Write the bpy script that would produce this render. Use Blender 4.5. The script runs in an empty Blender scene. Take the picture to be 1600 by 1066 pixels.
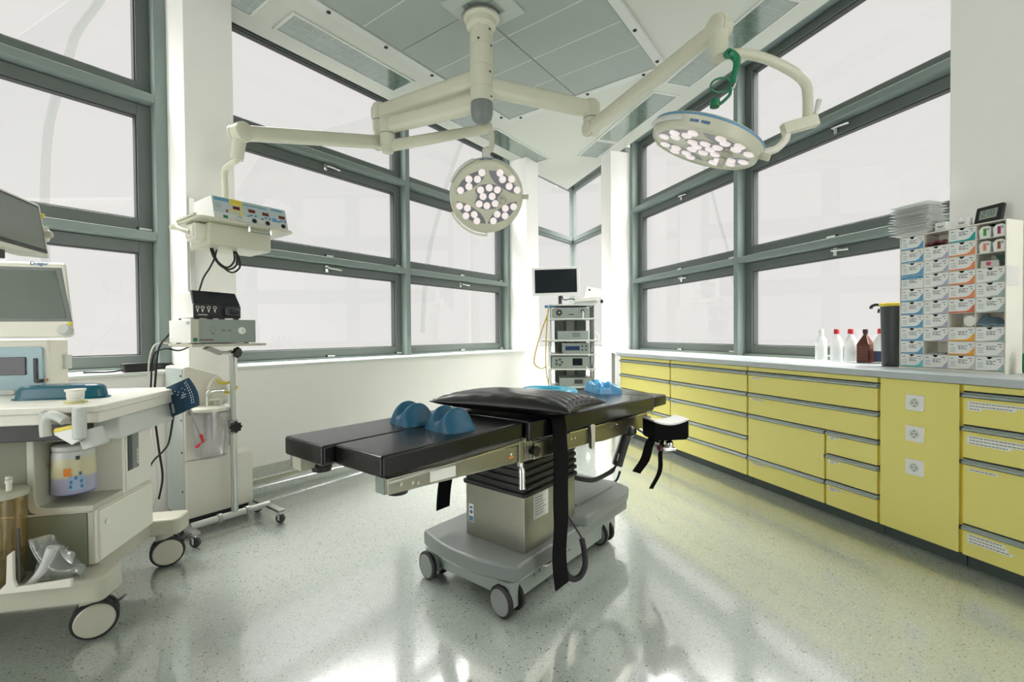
import bpy, bmesh, math, random
from mathutils import Vector, Matrix
random.seed(7)
scene = bpy.context.scene
COL = scene.collection
V = Vector

# ------------------------------------------------------------------ camera
FPX, CAMH = 720.0, 1.13
PITCH, ROLL = math.radians(-.86), math.radians(.45)
FWD = V((0, math.cos(PITCH), math.sin(PITCH)))
UP0 = V((0, -math.sin(PITCH), math.cos(PITCH)))
RGT0 = V((1, 0, 0))
RGT = RGT0*math.cos(ROLL) - UP0*math.sin(ROLL)
UPV = UP0*math.cos(ROLL) + RGT0*math.sin(ROLL)
EYE = V((0, 0, CAMH))
cd = bpy.data.cameras.new('camera'); cam = bpy.data.objects.new('camera', cd); COL.objects.link(cam)
cd.sensor_width = 36; cd.sensor_fit = 'HORIZONTAL'; cd.lens = FPX/1600*36; cd.clip_start = .05; cd.clip_end = 200
cam.matrix_world = Matrix.Translation(EYE) @ Matrix((RGT, UPV, -FWD)).transposed().to_4x4()
scene.camera = cam

# ------------------------------------------------------------------ light and exposure
scene.view_settings.view_transform = 'Standard'; scene.view_settings.look = 'None'
scene.view_settings.exposure = 0.36; scene.view_settings.gamma = 1.0
scene.view_settings.use_curve_mapping = False
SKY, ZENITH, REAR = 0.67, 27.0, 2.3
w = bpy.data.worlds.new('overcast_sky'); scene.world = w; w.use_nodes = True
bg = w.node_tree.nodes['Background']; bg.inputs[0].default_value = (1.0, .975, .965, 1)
# overcast sky: even near the horizon, boosted towards the zenith to light the room
_n, _l = w.node_tree.nodes, w.node_tree.links
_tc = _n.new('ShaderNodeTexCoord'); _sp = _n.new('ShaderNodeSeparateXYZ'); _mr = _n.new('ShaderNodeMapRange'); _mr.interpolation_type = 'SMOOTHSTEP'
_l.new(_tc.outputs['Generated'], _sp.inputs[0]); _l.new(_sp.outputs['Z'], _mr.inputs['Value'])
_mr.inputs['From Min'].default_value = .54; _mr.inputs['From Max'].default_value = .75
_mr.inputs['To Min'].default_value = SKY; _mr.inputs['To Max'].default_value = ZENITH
# added glow behind the camera, out of view, to light walls and cabinets
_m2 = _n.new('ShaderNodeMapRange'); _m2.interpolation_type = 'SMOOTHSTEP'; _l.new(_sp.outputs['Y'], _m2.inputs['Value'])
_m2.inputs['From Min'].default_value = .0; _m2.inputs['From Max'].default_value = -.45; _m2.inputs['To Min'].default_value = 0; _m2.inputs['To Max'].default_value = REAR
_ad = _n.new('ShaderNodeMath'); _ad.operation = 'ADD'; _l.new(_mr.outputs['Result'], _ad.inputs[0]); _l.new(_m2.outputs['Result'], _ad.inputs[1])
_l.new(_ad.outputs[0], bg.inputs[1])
scene.cycles.max_bounces = 14; scene.cycles.diffuse_bounces = 6; scene.cycles.glossy_bounces = 6
scene.cycles.transparent_max_bounces = 16; scene.cycles.caustics_reflective = False; scene.cycles.caustics_refractive = False
scene.cycles.use_denoising = True

# ------------------------------------------------------------------ frames of the room
AL = math.atan(530/720); AR = math.atan(229/720); AT = math.radians(39)
def rotz(a): return Matrix.Rotation(a, 4, 'Z')
FW = Matrix.Identity(4)
FL = rotz(math.pi/2 - AL)          # (s along left window wall into the depth, o outwards, z)
FR = rotz(AR)                      # (o outwards, s along right window wall into the depth, z)
FT = rotz(math.pi/2 - AT)          # (t along operating table, q to its far side, z)
def ray(px, py): return FWD + RGT*((px-800)/FPX) - UPV*((py-533)/FPX)
def atZ(px, py, z): d = ray(px, py); return EYE + d*((z-CAMH)/d.z)
def atY(px, py, y): d = ray(px, py); return EYE + d*(y/d.y)
def pl(F, ax, px, py, o):            # point of the plane <axis ax of frame F> = o, in frame coordinates
    d = ray(px, py); n = (F.to_3x3() @ V((1, 0, 0) if ax == 0 else (0, 1, 0)))
    p = EYE + d*((o - EYE.dot(n))/d.dot(n)); return F.inverted() @ p
def onL(px, py, o): return pl(FL, 1, px, py, o)
def onR(px, py, o): p = pl(FR, 0, px, py, o); return p

# ------------------------------------------------------------------ materials
MATS = {}
def nd(nt, t, **k):
    n = nt.nodes.new(t)
    for a, b in k.items(): setattr(n, a, b)
    return n
def mat(name, col, rough=.5, metal=0, spec=.5, var=.05, vscale=9, bump=0, bscale=120, coat=0, emit=None, estr=0):
    m = bpy.data.materials.new(name); m.use_nodes = True; nt = m.node_tree; L = nt.links
    p = nt.nodes['Principled BSDF']
    p.inputs['Roughness'].default_value = rough; p.inputs['Metallic'].default_value = metal
    p.inputs['Specular IOR Level'].default_value = spec; p.inputs['Coat Weight'].default_value = coat
    tc = nd(nt, 'ShaderNodeTexCoord'); nz = nd(nt, 'ShaderNodeTexNoise'); nz.inputs['Scale'].default_value = vscale
    L.new(tc.outputs['Object'], nz.inputs['Vector'])
    mx = nd(nt, 'ShaderNodeMix', data_type='RGBA'); mx.inputs['A'].default_value = (*[c*(1-var) for c in col], 1)
    mx.inputs['B'].default_value = (*[min(1, c*(1+var)) for c in col], 1)
    L.new(nz.outputs['Fac'], mx.inputs['Factor']); L.new(mx.outputs['Result'], p.inputs['Base Color'])
    if bump:
        n2 = nd(nt, 'ShaderNodeTexNoise'); n2.inputs['Scale'].default_value = bscale; L.new(tc.outputs['Object'], n2.inputs['Vector'])
        b = nd(nt, 'ShaderNodeBump'); b.inputs['Strength'].default_value = bump; b.inputs['Distance'].default_value = .004
        L.new(n2.outputs['Fac'], b.inputs['Height']); L.new(b.outputs['Normal'], p.inputs['Normal'])
    if emit:
        p.inputs['Emission Color'].default_value = (*emit, 1); p.inputs['Emission Strength'].default_value = estr
    MATS[name] = m; return m
def clear(name, tint, refl=.08, rough=.03, body=0.0, bcol=(.8, .8, .8)):
    m = bpy.data.materials.new(name); m.use_nodes = True; nt = m.node_tree; L = nt.links
    for n in list(nt.nodes): nt.nodes.remove(n)
    out = nd(nt, 'ShaderNodeOutputMaterial'); tr = nd(nt, 'ShaderNodeBsdfTransparent'); gl = nd(nt, 'ShaderNodeBsdfGlossy')
    tr.inputs[0].default_value = (*tint, 1); gl.inputs['Roughness'].default_value = rough
    lw = nd(nt, 'ShaderNodeLayerWeight'); lw.inputs['Blend'].default_value = .18
    mr = nd(nt, 'ShaderNodeMapRange'); mr.inputs['To Min'].default_value = refl*.5; mr.inputs['To Max'].default_value = min(1, refl*6)
    L.new(lw.outputs['Facing'], mr.inputs['Value'])
    mx = nd(nt, 'ShaderNodeMixShader'); L.new(mr.outputs[0], mx.inputs[0]); L.new(tr.outputs[0], mx.inputs[1]); L.new(gl.outputs[0], mx.inputs[2])
    last = mx
    if body:
        df = nd(nt, 'ShaderNodeBsdfDiffuse'); df.inputs[0].default_value = (*bcol, 1)
        m2 = nd(nt, 'ShaderNodeMixShader'); m2.inputs[0].default_value = body
        L.new(mx.outputs[0], m2.inputs[1]); L.new(df.outputs[0], m2.inputs[2]); last = m2
    L.new(last.outputs[0], out.inputs[0]); MATS[name] = m; return m

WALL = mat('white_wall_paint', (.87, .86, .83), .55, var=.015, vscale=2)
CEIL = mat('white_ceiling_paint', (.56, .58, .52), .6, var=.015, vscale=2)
FRAME = mat('grey_green_window_paint', (.20, .25, .235), .42, var=.03, vscale=5)
NICHE = mat('niche_frame_paint', (.15, .18, .17), .5, var=.03, vscale=5)
SASH = mat('grey_sash_paint', (.11, .13, .12), .45, var=.03, vscale=5)
GASK = mat('dark_gasket', (.03, .035, .035), .5)
SILL = mat('sill_laminate', (.68, .72, .69), .3, var=.02)
CHROME = mat('chrome', (.72, .73, .72), .18, metal=1, var=.02)
SATIN = mat('satin_tube', (.50, .53, .50), .42, metal=.75, var=.03)
STEEL = mat('brushed_steel', (.40, .39, .33), .30, metal=1, var=.07, vscale=30)
DKSTEEL = mat('dull_steel', (.38, .38, .36), .4, metal=1, var=.08, vscale=20)
CREAM = mat('cream_enamel', (.58, .575, .46), .35, var=.015)
BEIGE = mat('beige_plastic', (.50, .49, .40), .42, var=.02)
IVORY = mat('ivory_plastic', (.76, .74, .66), .38, var=.02)
SHADED = mat('shaded_olive_panel', (.17, .18, .12), .5, var=.03)  # olive tone darkened to paint in the shade on the machine front
GREY = mat('grey_plastic', (.17, .19, .18), .38, var=.03)
LGREY = mat('light_grey_plastic', (.58, .60, .57), .4, var=.02)
MGREY = mat('mid_grey_front', (.27, .31, .28), .4, var=.03)
DGREY = mat('dark_grey_plastic', (.035, .04, .042), .45, var=.05)
BLACK = mat('black_plastic', (.006, .0065, .007), .38, var=.1)
LEATH = mat('black_vinyl', (.0045, .005, .0055), .26, spec=.38, var=.1, bump=.05, bscale=260, coat=.12)
RUBBER = mat('black_rubber', (.008, .0085, .009), .6, var=.1)
STRAPM = mat('black_webbing', (.004, .004, .0045), .85, spec=.1, var=.2, vscale=60, bump=.4, bscale=500)
YELLOW = mat('yellow_laminate', (.80, .72, .21), .36, var=.015, vscale=3)
YEDGE = mat('yellow_edge_band', (.80, .66, .05), .35, var=.02)
HANDLE = mat('blue_grey_handle', (.36, .42, .44), .34, metal=.4, var=.03)
COUNTER = mat('grey_worktop', (.46, .50, .51), .28, var=.06, vscale=40)
PLINTH = mat('dark_plinth', (.055, .075, .07), .5, var=.05)
WHITE = mat('white_plastic', (.80, .80, .77), .35, var=.015)
PAPER = mat('white_label_paper', (.80, .80, .75), .7, var=.02)
INK = mat('dark_ink', (.06, .065, .07), .7)
BLUEINK = mat('blue_ink', (.06, .17, .33), .6)
TEALP = mat('teal_plastic', (.005, .10, .15), .25, var=.05)
GELBL = mat('blue_gel_pad', (.003, .085, .165), .42, var=.06)
GREENP = mat('green_plastic', (.004, .16, .07), .35)
RED = mat('red_plastic', (.55, .02, .03), .4)
YELP = mat('bright_yellow_plastic', (.75, .58, .04), .4)
ORANGE = mat('orange_mark', (.72, .22, .03), .5)
SCREEN = mat('dark_screen', (.012, .015, .02), .12, spec=.5)
SCREEN2 = mat('grey_screen_glass', (.10, .125, .11), .16, spec=.8)
PANELB = mat('pale_blue_panel', (.33, .47, .52), .42, var=.02)
FILTER = mat('grey_filter_fabric', (.33, .37, .34), .7, var=.02, vscale=4)
NAVY = mat('navy_fabric', (.008, .045, .10), .75, var=.1, vscale=40, bump=.2, bscale=300)
REFLECT = mat('led_reflector', (.26, .26, .29), .3, metal=.3)
LEDM = mat('led_lens', (.50, .45, .45), .2, emit=(1.0, .90, .89), estr=.42)
BROWN = mat('brown_bottle', (.10, .022, .012), .3)
GLASS = clear('window_glass', (.965, .97, .96), .03, .0)
CLEARP = clear('clear_plastic', (.965, .96, .975), .08, .06, .035, (.55, .55, .60))
CLEARW = clear('milky_plastic', (.95, .96, .96), .10, .1, .50, (.90, .91, .90))
AMBER = clear('amber_plastic', (.86, .78, .58), .10, .06, .14, (.45, .40, .22))
GELCL = clear('pale_blue_gel', (.25, .60, .85), .12, .08, .5, (.10, .42, .72))
TUBEC = clear('clear_tubing', (.85, .85, .78), .1, .1, .25, (.6, .6, .5))
LREF = mat('luminaire_reflector', (.30, .37, .33), .35, metal=.4, var=.3, vscale=4)
LOUV = mat('luminaire_louvre', (.50, .57, .52), .35, metal=.3)
LGLASS = clear('luminaire_cover', (.80, .88, .82), .16, .12, .12, (.5, .6, .55))

def floor_mat(name='speckled_vinyl', rough=.24, base=(.36, .395, .365)):
    m = bpy.data.materials.new(name); m.use_nodes = True; nt = m.node_tree; L = nt.links; p = nt.nodes['Principled BSDF']
    g = nd(nt, 'ShaderNodeNewGeometry'); cur = None
    nz = nd(nt, 'ShaderNodeTexNoise'); nz.inputs['Scale'].default_value = 1.6; L.new(g.outputs['Position'], nz.inputs['Vector'])
    mx = nd(nt, 'ShaderNodeMix', data_type='RGBA'); mx.inputs['A'].default_value = (*[c*.95 for c in base], 1); mx.inputs['B'].default_value = (*[c*1.05 for c in base], 1)
    L.new(nz.outputs['Fac'], mx.inputs['Factor']); cur = mx.outputs['Result']
    for sc, thr, rad, col, amt in ((150, .80, .42, (.25, .28, .25), .6), (110, .86, .40, (.55, .58, .53), .4), (105, .915, .36, (.075, .085, .075), .85), (230, .88, .5, (.12, .13, .12), .6)):
        v = nd(nt, 'ShaderNodeTexVoronoi'); v.inputs['Scale'].default_value = sc; L.new(g.outputs['Position'], v.inputs['Vector'])
        sp = nd(nt, 'ShaderNodeSeparateColor'); L.new(v.outputs['Color'], sp.inputs[0])
        a = nd(nt, 'ShaderNodeMath', operation='GREATER_THAN'); a.inputs[1].default_value = thr; L.new(sp.outputs[0], a.inputs[0])
        d = nd(nt, 'ShaderNodeMath', operation='LESS_THAN'); d.inputs[1].default_value = rad; L.new(v.outputs['Distance'], d.inputs[0])
        mu = nd(nt, 'ShaderNodeMath', operation='MULTIPLY'); L.new(a.outputs[0], mu.inputs[0]); L.new(d.outputs[0], mu.inputs[1])
        m3 = nd(nt, 'ShaderNodeMath', operation='MULTIPLY'); m3.inputs[1].default_value = amt; L.new(mu.outputs[0], m3.inputs[0])
        m2 = nd(nt, 'ShaderNodeMix', data_type='RGBA'); L.new(m3.outputs[0], m2.inputs['Factor']); L.new(cur, m2.inputs['A']); m2.inputs['B'].default_value = (*col, 1)
        cur = m2.outputs['Result']
    L.new(cur, p.inputs['Base Color']); p.inputs['Roughness'].default_value = rough; p.inputs['Specular IOR Level'].default_value = .8
    p.inputs['Coat Weight'].default_value = 1.0 if rough < .3 else 0; p.inputs['Coat Roughness'].default_value = .08; p.inputs['Coat IOR'].default_value = 2.6
    n3 = nd(nt, 'ShaderNodeTexNoise'); n3.inputs['Scale'].default_value = 7; L.new(g.outputs['Position'], n3.inputs['Vector'])
    b = nd(nt, 'ShaderNodeBump'); b.inputs['Strength'].default_value = .06; b.inputs['Distance'].default_value = .01
    L.new(n3.outputs['Fac'], b.inputs['Height']); L.new(b.outputs['Normal'], p.inputs['Normal'])
    return m
FLOOR = floor_mat()
SKIRT = floor_mat('speckled_skirting', .4, (.52, .54, .49))

# ------------------------------------------------------------------ mesh builder
class B:
    def __init__(s): s.v = []; s.f = []
    def add(s, vs, fs):
        n = len(s.v); s.v += [V(p) for p in vs]; s.f += [[i+n for i in f] for f in fs]; return s
    def box(s, x0, x1, y0, y1, z0, z1):
        return s.add([(x0, y0, z0), (x1, y0, z0), (x1, y1, z0), (x0, y1, z0), (x0, y0, z1), (x1, y0, z1), (x1, y1, z1), (x0, y1, z1)],
                     [(0, 3, 2, 1), (4, 5, 6, 7), (0, 1, 5, 4), (1, 2, 6, 5), (2, 3, 7, 6), (3, 0, 4, 7)])
    def hexa(s, lo, hi):      # two loops of 4 points
        return s.add(list(lo)+list(hi), [(0, 3, 2, 1), (4, 5, 6, 7), (0, 1, 5, 4), (1, 2, 6, 5), (2, 3, 7, 6), (3, 0, 4, 7)])
    def prism(s, pts, a, b, ax='z'):
        k = {'z': lambda p, h: (p[0], p[1], h), 'y': lambda p, h: (p[0], h, p[1]), 'x': lambda p, h: (h, p[0], p[1])}[ax]
        n = len(pts); vs = [k(p, a) for p in pts]+[k(p, b) for p in pts]
        return s.add(vs, [tuple(range(n))[::-1], tuple(range(n, 2*n))]+[(i, (i+1) % n, n+(i+1) % n, n+i) for i in range(n)])
    def cyl(s, p0, p1, r, r1=None, n=20):
        p0, p1 = V(p0), V(p1); d = (p1-p0).normalized(); a = d.orthogonal().normalized(); b = d.cross(a); r1 = r if r1 is None else r1
        vs = []
        for p, rr in ((p0, r), (p1, r1)): vs += [p+(a*math.cos(6.28318*i/n)+b*math.sin(6.28318*i/n))*rr for i in range(n)]
        return s.add(vs, [tuple(range(n))[::-1], tuple(range(n, 2*n))]+[(i, (i+1) % n, n+(i+1) % n, n+i) for i in range(n)])
    def tube(s, pts, r, n=8, smooth=4, closed=False):
        P = [V(p) for p in pts]
        if smooth > 1: P = spline(P, smooth, closed)
        m = len(P); t0 = (P[1]-P[0]).normalized(); a = t0.orthogonal().normalized(); vs = []
        for i, p in enumerate(P):
            t = ((P[(i+1) % m]-P[i-1]) if closed else (P[min(i+1, m-1)]-P[max(i-1, 0)])).normalized()
            a = (a-t*a.dot(t)).normalized(); b = t.cross(a); rr = r(i/(m-1)) if callable(r) else r
            vs += [p+(a*math.cos(6.28318*j/n)+b*math.sin(6.28318*j/n))*rr for j in range(n)]
        fs = []
        for i in range(m if closed else m-1):
            k = (i+1) % m
            fs += [(i*n+j, i*n+(j+1) % n, k*n+(j+1) % n, k*n+j) for j in range(n)]
        if not closed: fs += [tuple(range(n))[::-1], tuple(range((m-1)*n, m*n))]
        return s.add(vs, fs)
    def lathe(s, prof, c=(0, 0, 0), ax=(0, 0, 1), n=28):
        c = V(c); d = V(ax).normalized(); a = d.orthogonal().normalized(); b = d.cross(a); m = len(prof); vs = []
        for r, h in prof: vs += [c+d*h+(a*math.cos(6.28318*i/n)+b*math.sin(6.28318*i/n))*max(r, 1e-5) for i in range(n)]
        fs = [(k*n+i, k*n+(i+1) % n, (k+1)*n+(i+1) % n, (k+1)*n+i) for k in range(m-1) for i in range(n)]
        if prof[0][0] > 1e-4: fs.append(tuple(range(n))[::-1])
        if prof[-1][0] > 1e-4: fs.append(tuple(range((m-1)*n, m*n)))
        return s.add(vs, fs)
    def ell(s, c, rx, ry, rz, nu=20, nv=12):
        prof = [(math.sin(math.pi*i/nv), -math.cos(math.pi*i/nv)) for i in range(nv+1)]
        t = B().lathe(prof, (0, 0, 0), (0, 0, 1), nu); return s.add([(c[0]+p.x*rx, c[1]+p.y*ry, c[2]+p.z*rz) for p in t.v], t.f)
    def grid(s, fn, nu, nv, cu=False):
        vs = [fn(i/nu, j/nv) for j in range(nv+1) for i in range(nu+(0 if cu else 1))]; w_ = nu if cu else nu+1
        return s.add(vs, [(j*w_+i, j*w_+(i+1) % w_, (j+1)*w_+(i+1) % w_, (j+1)*w_+i) for j in range(nv) for i in range(nu)])
    def slab(s, fn, nu, nv, off):        # closed sheet: fn and fn+off joined at the rim
        a = B().grid(fn, nu, nv); n = len(a.v); off = V(off) if not callable(off) else off
        top = a.v; bot = [p+(off(p) if callable(off) else off) for p in top]; w_ = nu+1
        rim = [i for i in range(w_)]+[(j+1)*w_-1 for j in range(1, nv+1)]+[nv*w_+i for i in range(nu-1, -1, -1)]+[j*w_ for j in range(nv-1, 0, -1)]
        fs = a.f+[tuple(i+n for i in f[::-1]) for f in a.f]
        fs += [(rim[k], rim[(k+1) % len(rim)], rim[(k+1) % len(rim)]+n, rim[k]+n) for k in range(len(rim))]
        return s.add(top+bot, fs)
    def move(s, M): s.v = [M @ p for p in s.v]; return s
def spline(P, k, closed=False):
    out = []; m = len(P)
    for i in range(m if closed else m-1):
        g = (lambda j: P[j % m]) if closed else (lambda j: P[max(0, min(m-1, j))])
        a, b, c, d = g(i-1), g(i), g(i+1), g(i+2)
        for q in range(k):
            t = q/k; out.append(.5*((2*b)+(c-a)*t+(2*a-5*b+4*c-d)*t*t+(3*b-a-3*c+d)*t**3))
    if not closed: out.append(P[-1])
    return out
def rrect(x0, x1, y0, y1, r, n=5):
    pts = []
    for cx, cy, a in ((x1-r, y1-r, 0), (x0+r, y1-r, 90), (x0+r, y0+r, 180), (x1-r, y0+r, 270)):
        pts += [(cx+r*math.cos(math.radians(a+90*i/n)), cy+r*math.sin(math.radians(a+90*i/n))) for i in range(n+1)]
    return pts

MW = {}      # object name -> world matrix of its thing
FRM = {}     # object name -> builder frame
def link(name, me, m, parent, bev, sharp, seg=2):
    o = bpy.data.objects.new(name, me); COL.objects.link(o)
    if m: me.materials.append(m)
    for p in me.polygons: p.use_smooth = True
    me.set_sharp_from_angle(angle=math.radians(sharp))
    if bev:
        md = o.modifiers.new('bevel', 'BEVEL'); md.width = bev; md.segments = seg; md.limit_method = 'ANGLE'; md.angle_limit = math.radians(40); md.harden_normals = True
    if parent: o.parent = parent
    return o
def mesh(b, name, M):
    me = bpy.data.meshes.new(name); me.from_pydata([tuple(M @ p) for p in b.v], [], b.f)
    bm = bmesh.new(); bm.from_mesh(me); bmesh.ops.recalc_face_normals(bm, faces=bm.faces); bm.to_mesh(me); bm.free(); me.update(); return me
def tag(o, label=None, cat=None, group=None, kind=None):
    if label: o['label'] = label
    if cat: o['category'] = cat
    if group: o['group'] = group
    if kind: o['kind'] = kind
    return o
def thing(name, label, cat, F=FW, org=(0, 0, 0), group=None, M=None):
    o = bpy.data.objects.new(name, None); COL.objects.link(o); o.empty_display_size = .05
    MW[o.name] = M if M is not None else F @ Matrix.Translation(V(org)); FRM[o.name] = F
    o.matrix_world = MW[o.name]; return tag(o, label, cat, group)
def part(b, name, m, parent, bev=0, F=None, sharp=38, label=None, seg=2):
    root = parent
    while root.parent: root = root.parent
    F = F if F is not None else FRM[root.name]
    o = link(name, mesh(b, name, MW[root.name].inverted() @ F), m, parent, bev, sharp, seg)
    if label: o['label'] = label
    return o
def solo(b, name, m, label, cat, F=FW, group=None, bev=0, sharp=38, kind=None):
    W = [F @ p for p in b.v]; lo = [min(p[i] for p in W) for i in range(3)]; hi = [max(p[i] for p in W) for i in range(3)]
    org = V(((lo[0]+hi[0])/2, (lo[1]+hi[1])/2, lo[2])); M = Matrix.Translation(org) @ F
    o = link(name, mesh(b, name, M.inverted() @ F), m, None, bev, sharp); o.matrix_world = M
    MW[o.name] = M; FRM[o.name] = F
    return tag(o, label, cat, group, kind)
def struct(b, name, m, F=FW, bev=0, sharp=38): return solo(b, name, m, None, None, F, None, bev, sharp, 'structure')
def dup(o, parent=None):
    c = o.copy(); COL.objects.link(c)
    if parent: c.parent = parent
    for ch in o.children: dup(ch, c)
    return c
def textmesh(s, size, depth=.0006):
    cu = bpy.data.curves.new('t', 'FONT'); cu.body = s; cu.size = size; cu.extrude = depth; cu.align_x = 'CENTER'; cu.align_y = 'CENTER'
    ob = bpy.data.objects.new('t', cu); COL.objects.link(ob); dg = bpy.context.evaluated_depsgraph_get()
    me = ob.evaluated_get(dg).to_mesh(); b = B().add([v.co.copy() for v in me.vertices], [tuple(p.vertices) for p in me.polygons])
    ob.evaluated_get(dg).to_mesh_clear(); bpy.data.objects.remove(ob); bpy.data.curves.remove(cu); return b
ORD = ['first', 'second', 'third', 'fourth', 'fifth', 'sixth', 'seventh', 'eighth', 'ninth', 'tenth']

# ------------------------------------------------------------------ the room
ZC = 3.46
def bx(b, side, s0, s1, o0, o1, z0, z1):
    return b.box(s0, s1, o0, o1, z0, z1) if side == 'L' else b.box(o0, o1, s0, s1, z0, z1)
FF = {'L': FL, 'R': FR}
nL = FL.to_3x3() @ V((0, 1, 0)); nR = FR.to_3x3() @ V((1, 0, 0))
def meet(n1, o1, n2, o2):
    det = n1.x*n2.y-n1.y*n2.x; return ((o1*n2.y-o2*n1.y)/det, (n1.x*o2-n2.x*o1)/det)
BACKY = -2.4; nB = V((0, 1, 0))
def roompoly(ol, orr): return [meet(nL, ol, nB, BACKY), meet(nR, orr, nB, BACKY), meet(nL, ol, nR, orr)]
struct(B().prism(roompoly(3.86, 3.43), -.12, 0), 'floor', FLOOR)
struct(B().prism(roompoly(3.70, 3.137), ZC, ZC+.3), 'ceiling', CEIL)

ntrim = [0]
def trim(side, s0, s1, o0, o1, z0, z1, m=FRAME, bev=.004):
    ntrim[0] += 1; return struct(bx(B(), side, s0, s1, o0, o1, z0, z1), 'trim_%d' % ntrim[0], m, FF[side], bev)
nwin = [0]
def ring(b, side, s0, s1, z0, z1, wd, o0, o1):
    bx(b, side, s0, s0+wd, o0, o1, z0, z1); bx(b, side, s1-wd, s1, o0, o1, z0, z1)
    bx(b, side, s0+wd, s1-wd, o0, o1, z0, z0+wd); bx(b, side, s0+wd, s1-wd, o0, o1, z1-wd, z1); return b
def window(side, s0, s1, z0, z1, wd, o0, og, handle=False, hinges=True, m=None):
    """one sash between s0..s1, z0..z1; room face at o0, glass at og"""
    nwin[0] += 1; F = FF[side]
    r = struct(ring(B(), side, s0, s1, z0, z1, wd, o0, og+.03), 'window_%d' % nwin[0], m or SASH, F, .003)
    g = ring(B(), side, s0+wd, s1-wd, z0+wd, z1-wd, .007, o0+.012, og+.012)
    part(g, 'gasket', m or GASK, r)
    part(bx(B(), side, s0+wd+.003, s1-wd-.003, og-.004, og+.004, z0+wd+.003, z1-wd-.003), 'pane', GLASS, r)
    if handle:
        sm = (s0+s1)/2; zz = z1-wd*.5; d = -1 if side == 'L' else 1
        h = bx(B(), side, sm-.014, sm+.014, o0-.01, o0, zz-.03, zz+.03)
        q = (lambda s, o, z: (s, o, z)) if side == 'L' else (lambda s, o, z: (o, s, z))
        h.cyl(q(sm, o0-.045, zz+.008), q(sm, o0, zz+.008), .009, n=12)
        h.tube([q(sm, o0-.042, zz+.008), q(sm-d*.06, o0-.046, zz+.004), q(sm-d*.125, o0-.04, zz)], .0095, n=8)
        part(h, 'window_handle', CHROME, r)
    if hinges:
        for sh in ((s0+s1)/2, s1-wd if side == 'L' else s0+wd):
            h = part(bx(B(), side, sh, sh+.07, o0-.008, o0, z0+.004, z0+.016), 'hinge', WHITE, r)
            part(bx(B(), side, sh-.014, sh, o0-.009, o0, z0+.002, z0+.02), 'hinge_cap', BLACK, h)
ROWS = ((.935, 1.765, True), (1.838, 2.672, True), (2.742, 3.575, False))
# left wall, far-left bay and two main bays
for s0, s1 in ((-.62, 1.08), (1.50, 3.21), (3.266, 4.96)):
    for z0, z1, h in ROWS: window('L', s0, s1, z0, z1, .075, 3.80, 3.85, h and s0 > 1)
for s0, s1 in ((-.68, -.62), (1.08, 1.149), (1.44, 1.50), (3.21, 3.266), (4.96, 5.02)): trim('L', s0, s1, 3.715, 3.88, .92, ZC+.2)
for s0, s1 in ((-.62, 1.08), (1.50, 3.21), (3.266, 4.96)):
    for z0, z1 in ((1.769, 1.823), (2.677, 2.731), (3.577, 3.64)): trim('L', s0, s1, 3.715, 3.88, z0, z1)
    trim('L', s0, s1, 3.78, 3.88, .88, .935)
# right wall
for s0, s1 in ((1.70, 3.427), (3.479, 5.175)):
    for z0, z1, h in ROWS: window('R', s0, s1, z0, z1, .075, 3.37, 3.42, h)
for s0, s1 in ((1.64, 1.70), (3.427, 3.479), (5.175, 5.235)): trim('R', s0, s1, 3.28, 3.45, .90, ZC+.2)
for s0, s1 in ((1.70, 3.427), (3.479, 5.175)):
    for z0, z1 in ((1.769, 1.823), (2.677, 2.731), (3.577, 3.64)): trim('R', s0, s1, 3.28, 3.45, z0, z1)
    trim('R', s0, s1, 3.35, 3.45, .88, .935)
# corner niche windows
for z0, z1 in ((.935, 2.68), (2.725, 3.575)):
    window('L', 5.303, 6.985, z0, z1, .03, 3.80, 3.85, False, False, NICHE)
    window('R', 5.484, 7.205, z0, z1, .03, 3.37, 3.42, False, False, NICHE)
for z0, z1 in ((2.68, 2.725), (3.577, 3.64)):
    trim('L', 5.303, 6.985, 3.79, 3.87, z0, z1, NICHE); trim('R', 5.484, 7.205, 3.36, 3.44, z0, z1, NICHE)
ntrim[0] += 1
ap = meet(nL, 3.85, nR, 3.42); struct(B().cyl((ap[0]-.006, ap[1]-.03, .9), (ap[0]-.006, ap[1]-.03, ZC+.2), .02), 'trim_%d' % ntrim[0], NICHE)
# walls, pillars, sill
struct(B().box(-3.2, 2.6, BACKY-.1, BACKY, 0, ZC), 'wall_back', mat('dimmed_back_wall', (.30, .32, .30), .6))  # unseen wall; its grey is set dark to cut light from behind
struct(bx(B(), 'L', -3.6, -.68, 3.44, 3.88, 0, ZC), 'wall_left', WALL, FL)
b = B(); bx(b, 'L', -.68, 1.149, 3.44, 3.86, 0, .90); bx(b, 'L', 1.44, 5.02, 3.44, 3.86, 0, .90); bx(b, 'L', 5.303, 6.98, 3.79, 3.88, 0, .935)
struct(b, 'wall_left_parapet', WALL, FL)
struct(bx(B(), 'L', -.7, 7.1, 3.70, 3.95, 3.64, 3.78), 'wall_left_lintel', WALL, FL)
struct(bx(B(), 'L', 1.149, 1.44, 3.42, 3.90, 0, ZC), 'pillar_left', WALL, FL, .004)
struct(bx(B(), 'L', 5.02, 5.303, 3.44, 3.90, 0, ZC), 'pillar_corner', WALL, FL, .004)
b = B(); bx(b, 'R', 1.40, 5.235, 3.30, 3.44, 0, .88); bx(b, 'R', 5.484, 7.2, 3.37, 3.45, 0, .935)
struct(b, 'wall_right_parapet', WALL, FR)
struct(bx(B(), 'R', -2.4, 1.36, 3.28, 3.45, 0, ZC), 'wall_right', WALL, FR)
struct(bx(B(), 'R', 1.40, 7.3, 3.13, 3.5, 3.64, 3.78), 'wall_right_lintel', WALL, FR)
struct(bx(B(), 'R', 1.36, 1.69, 3.06, 3.5, 0, ZC), 'pillar_right', WALL, FR, .004)
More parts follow.
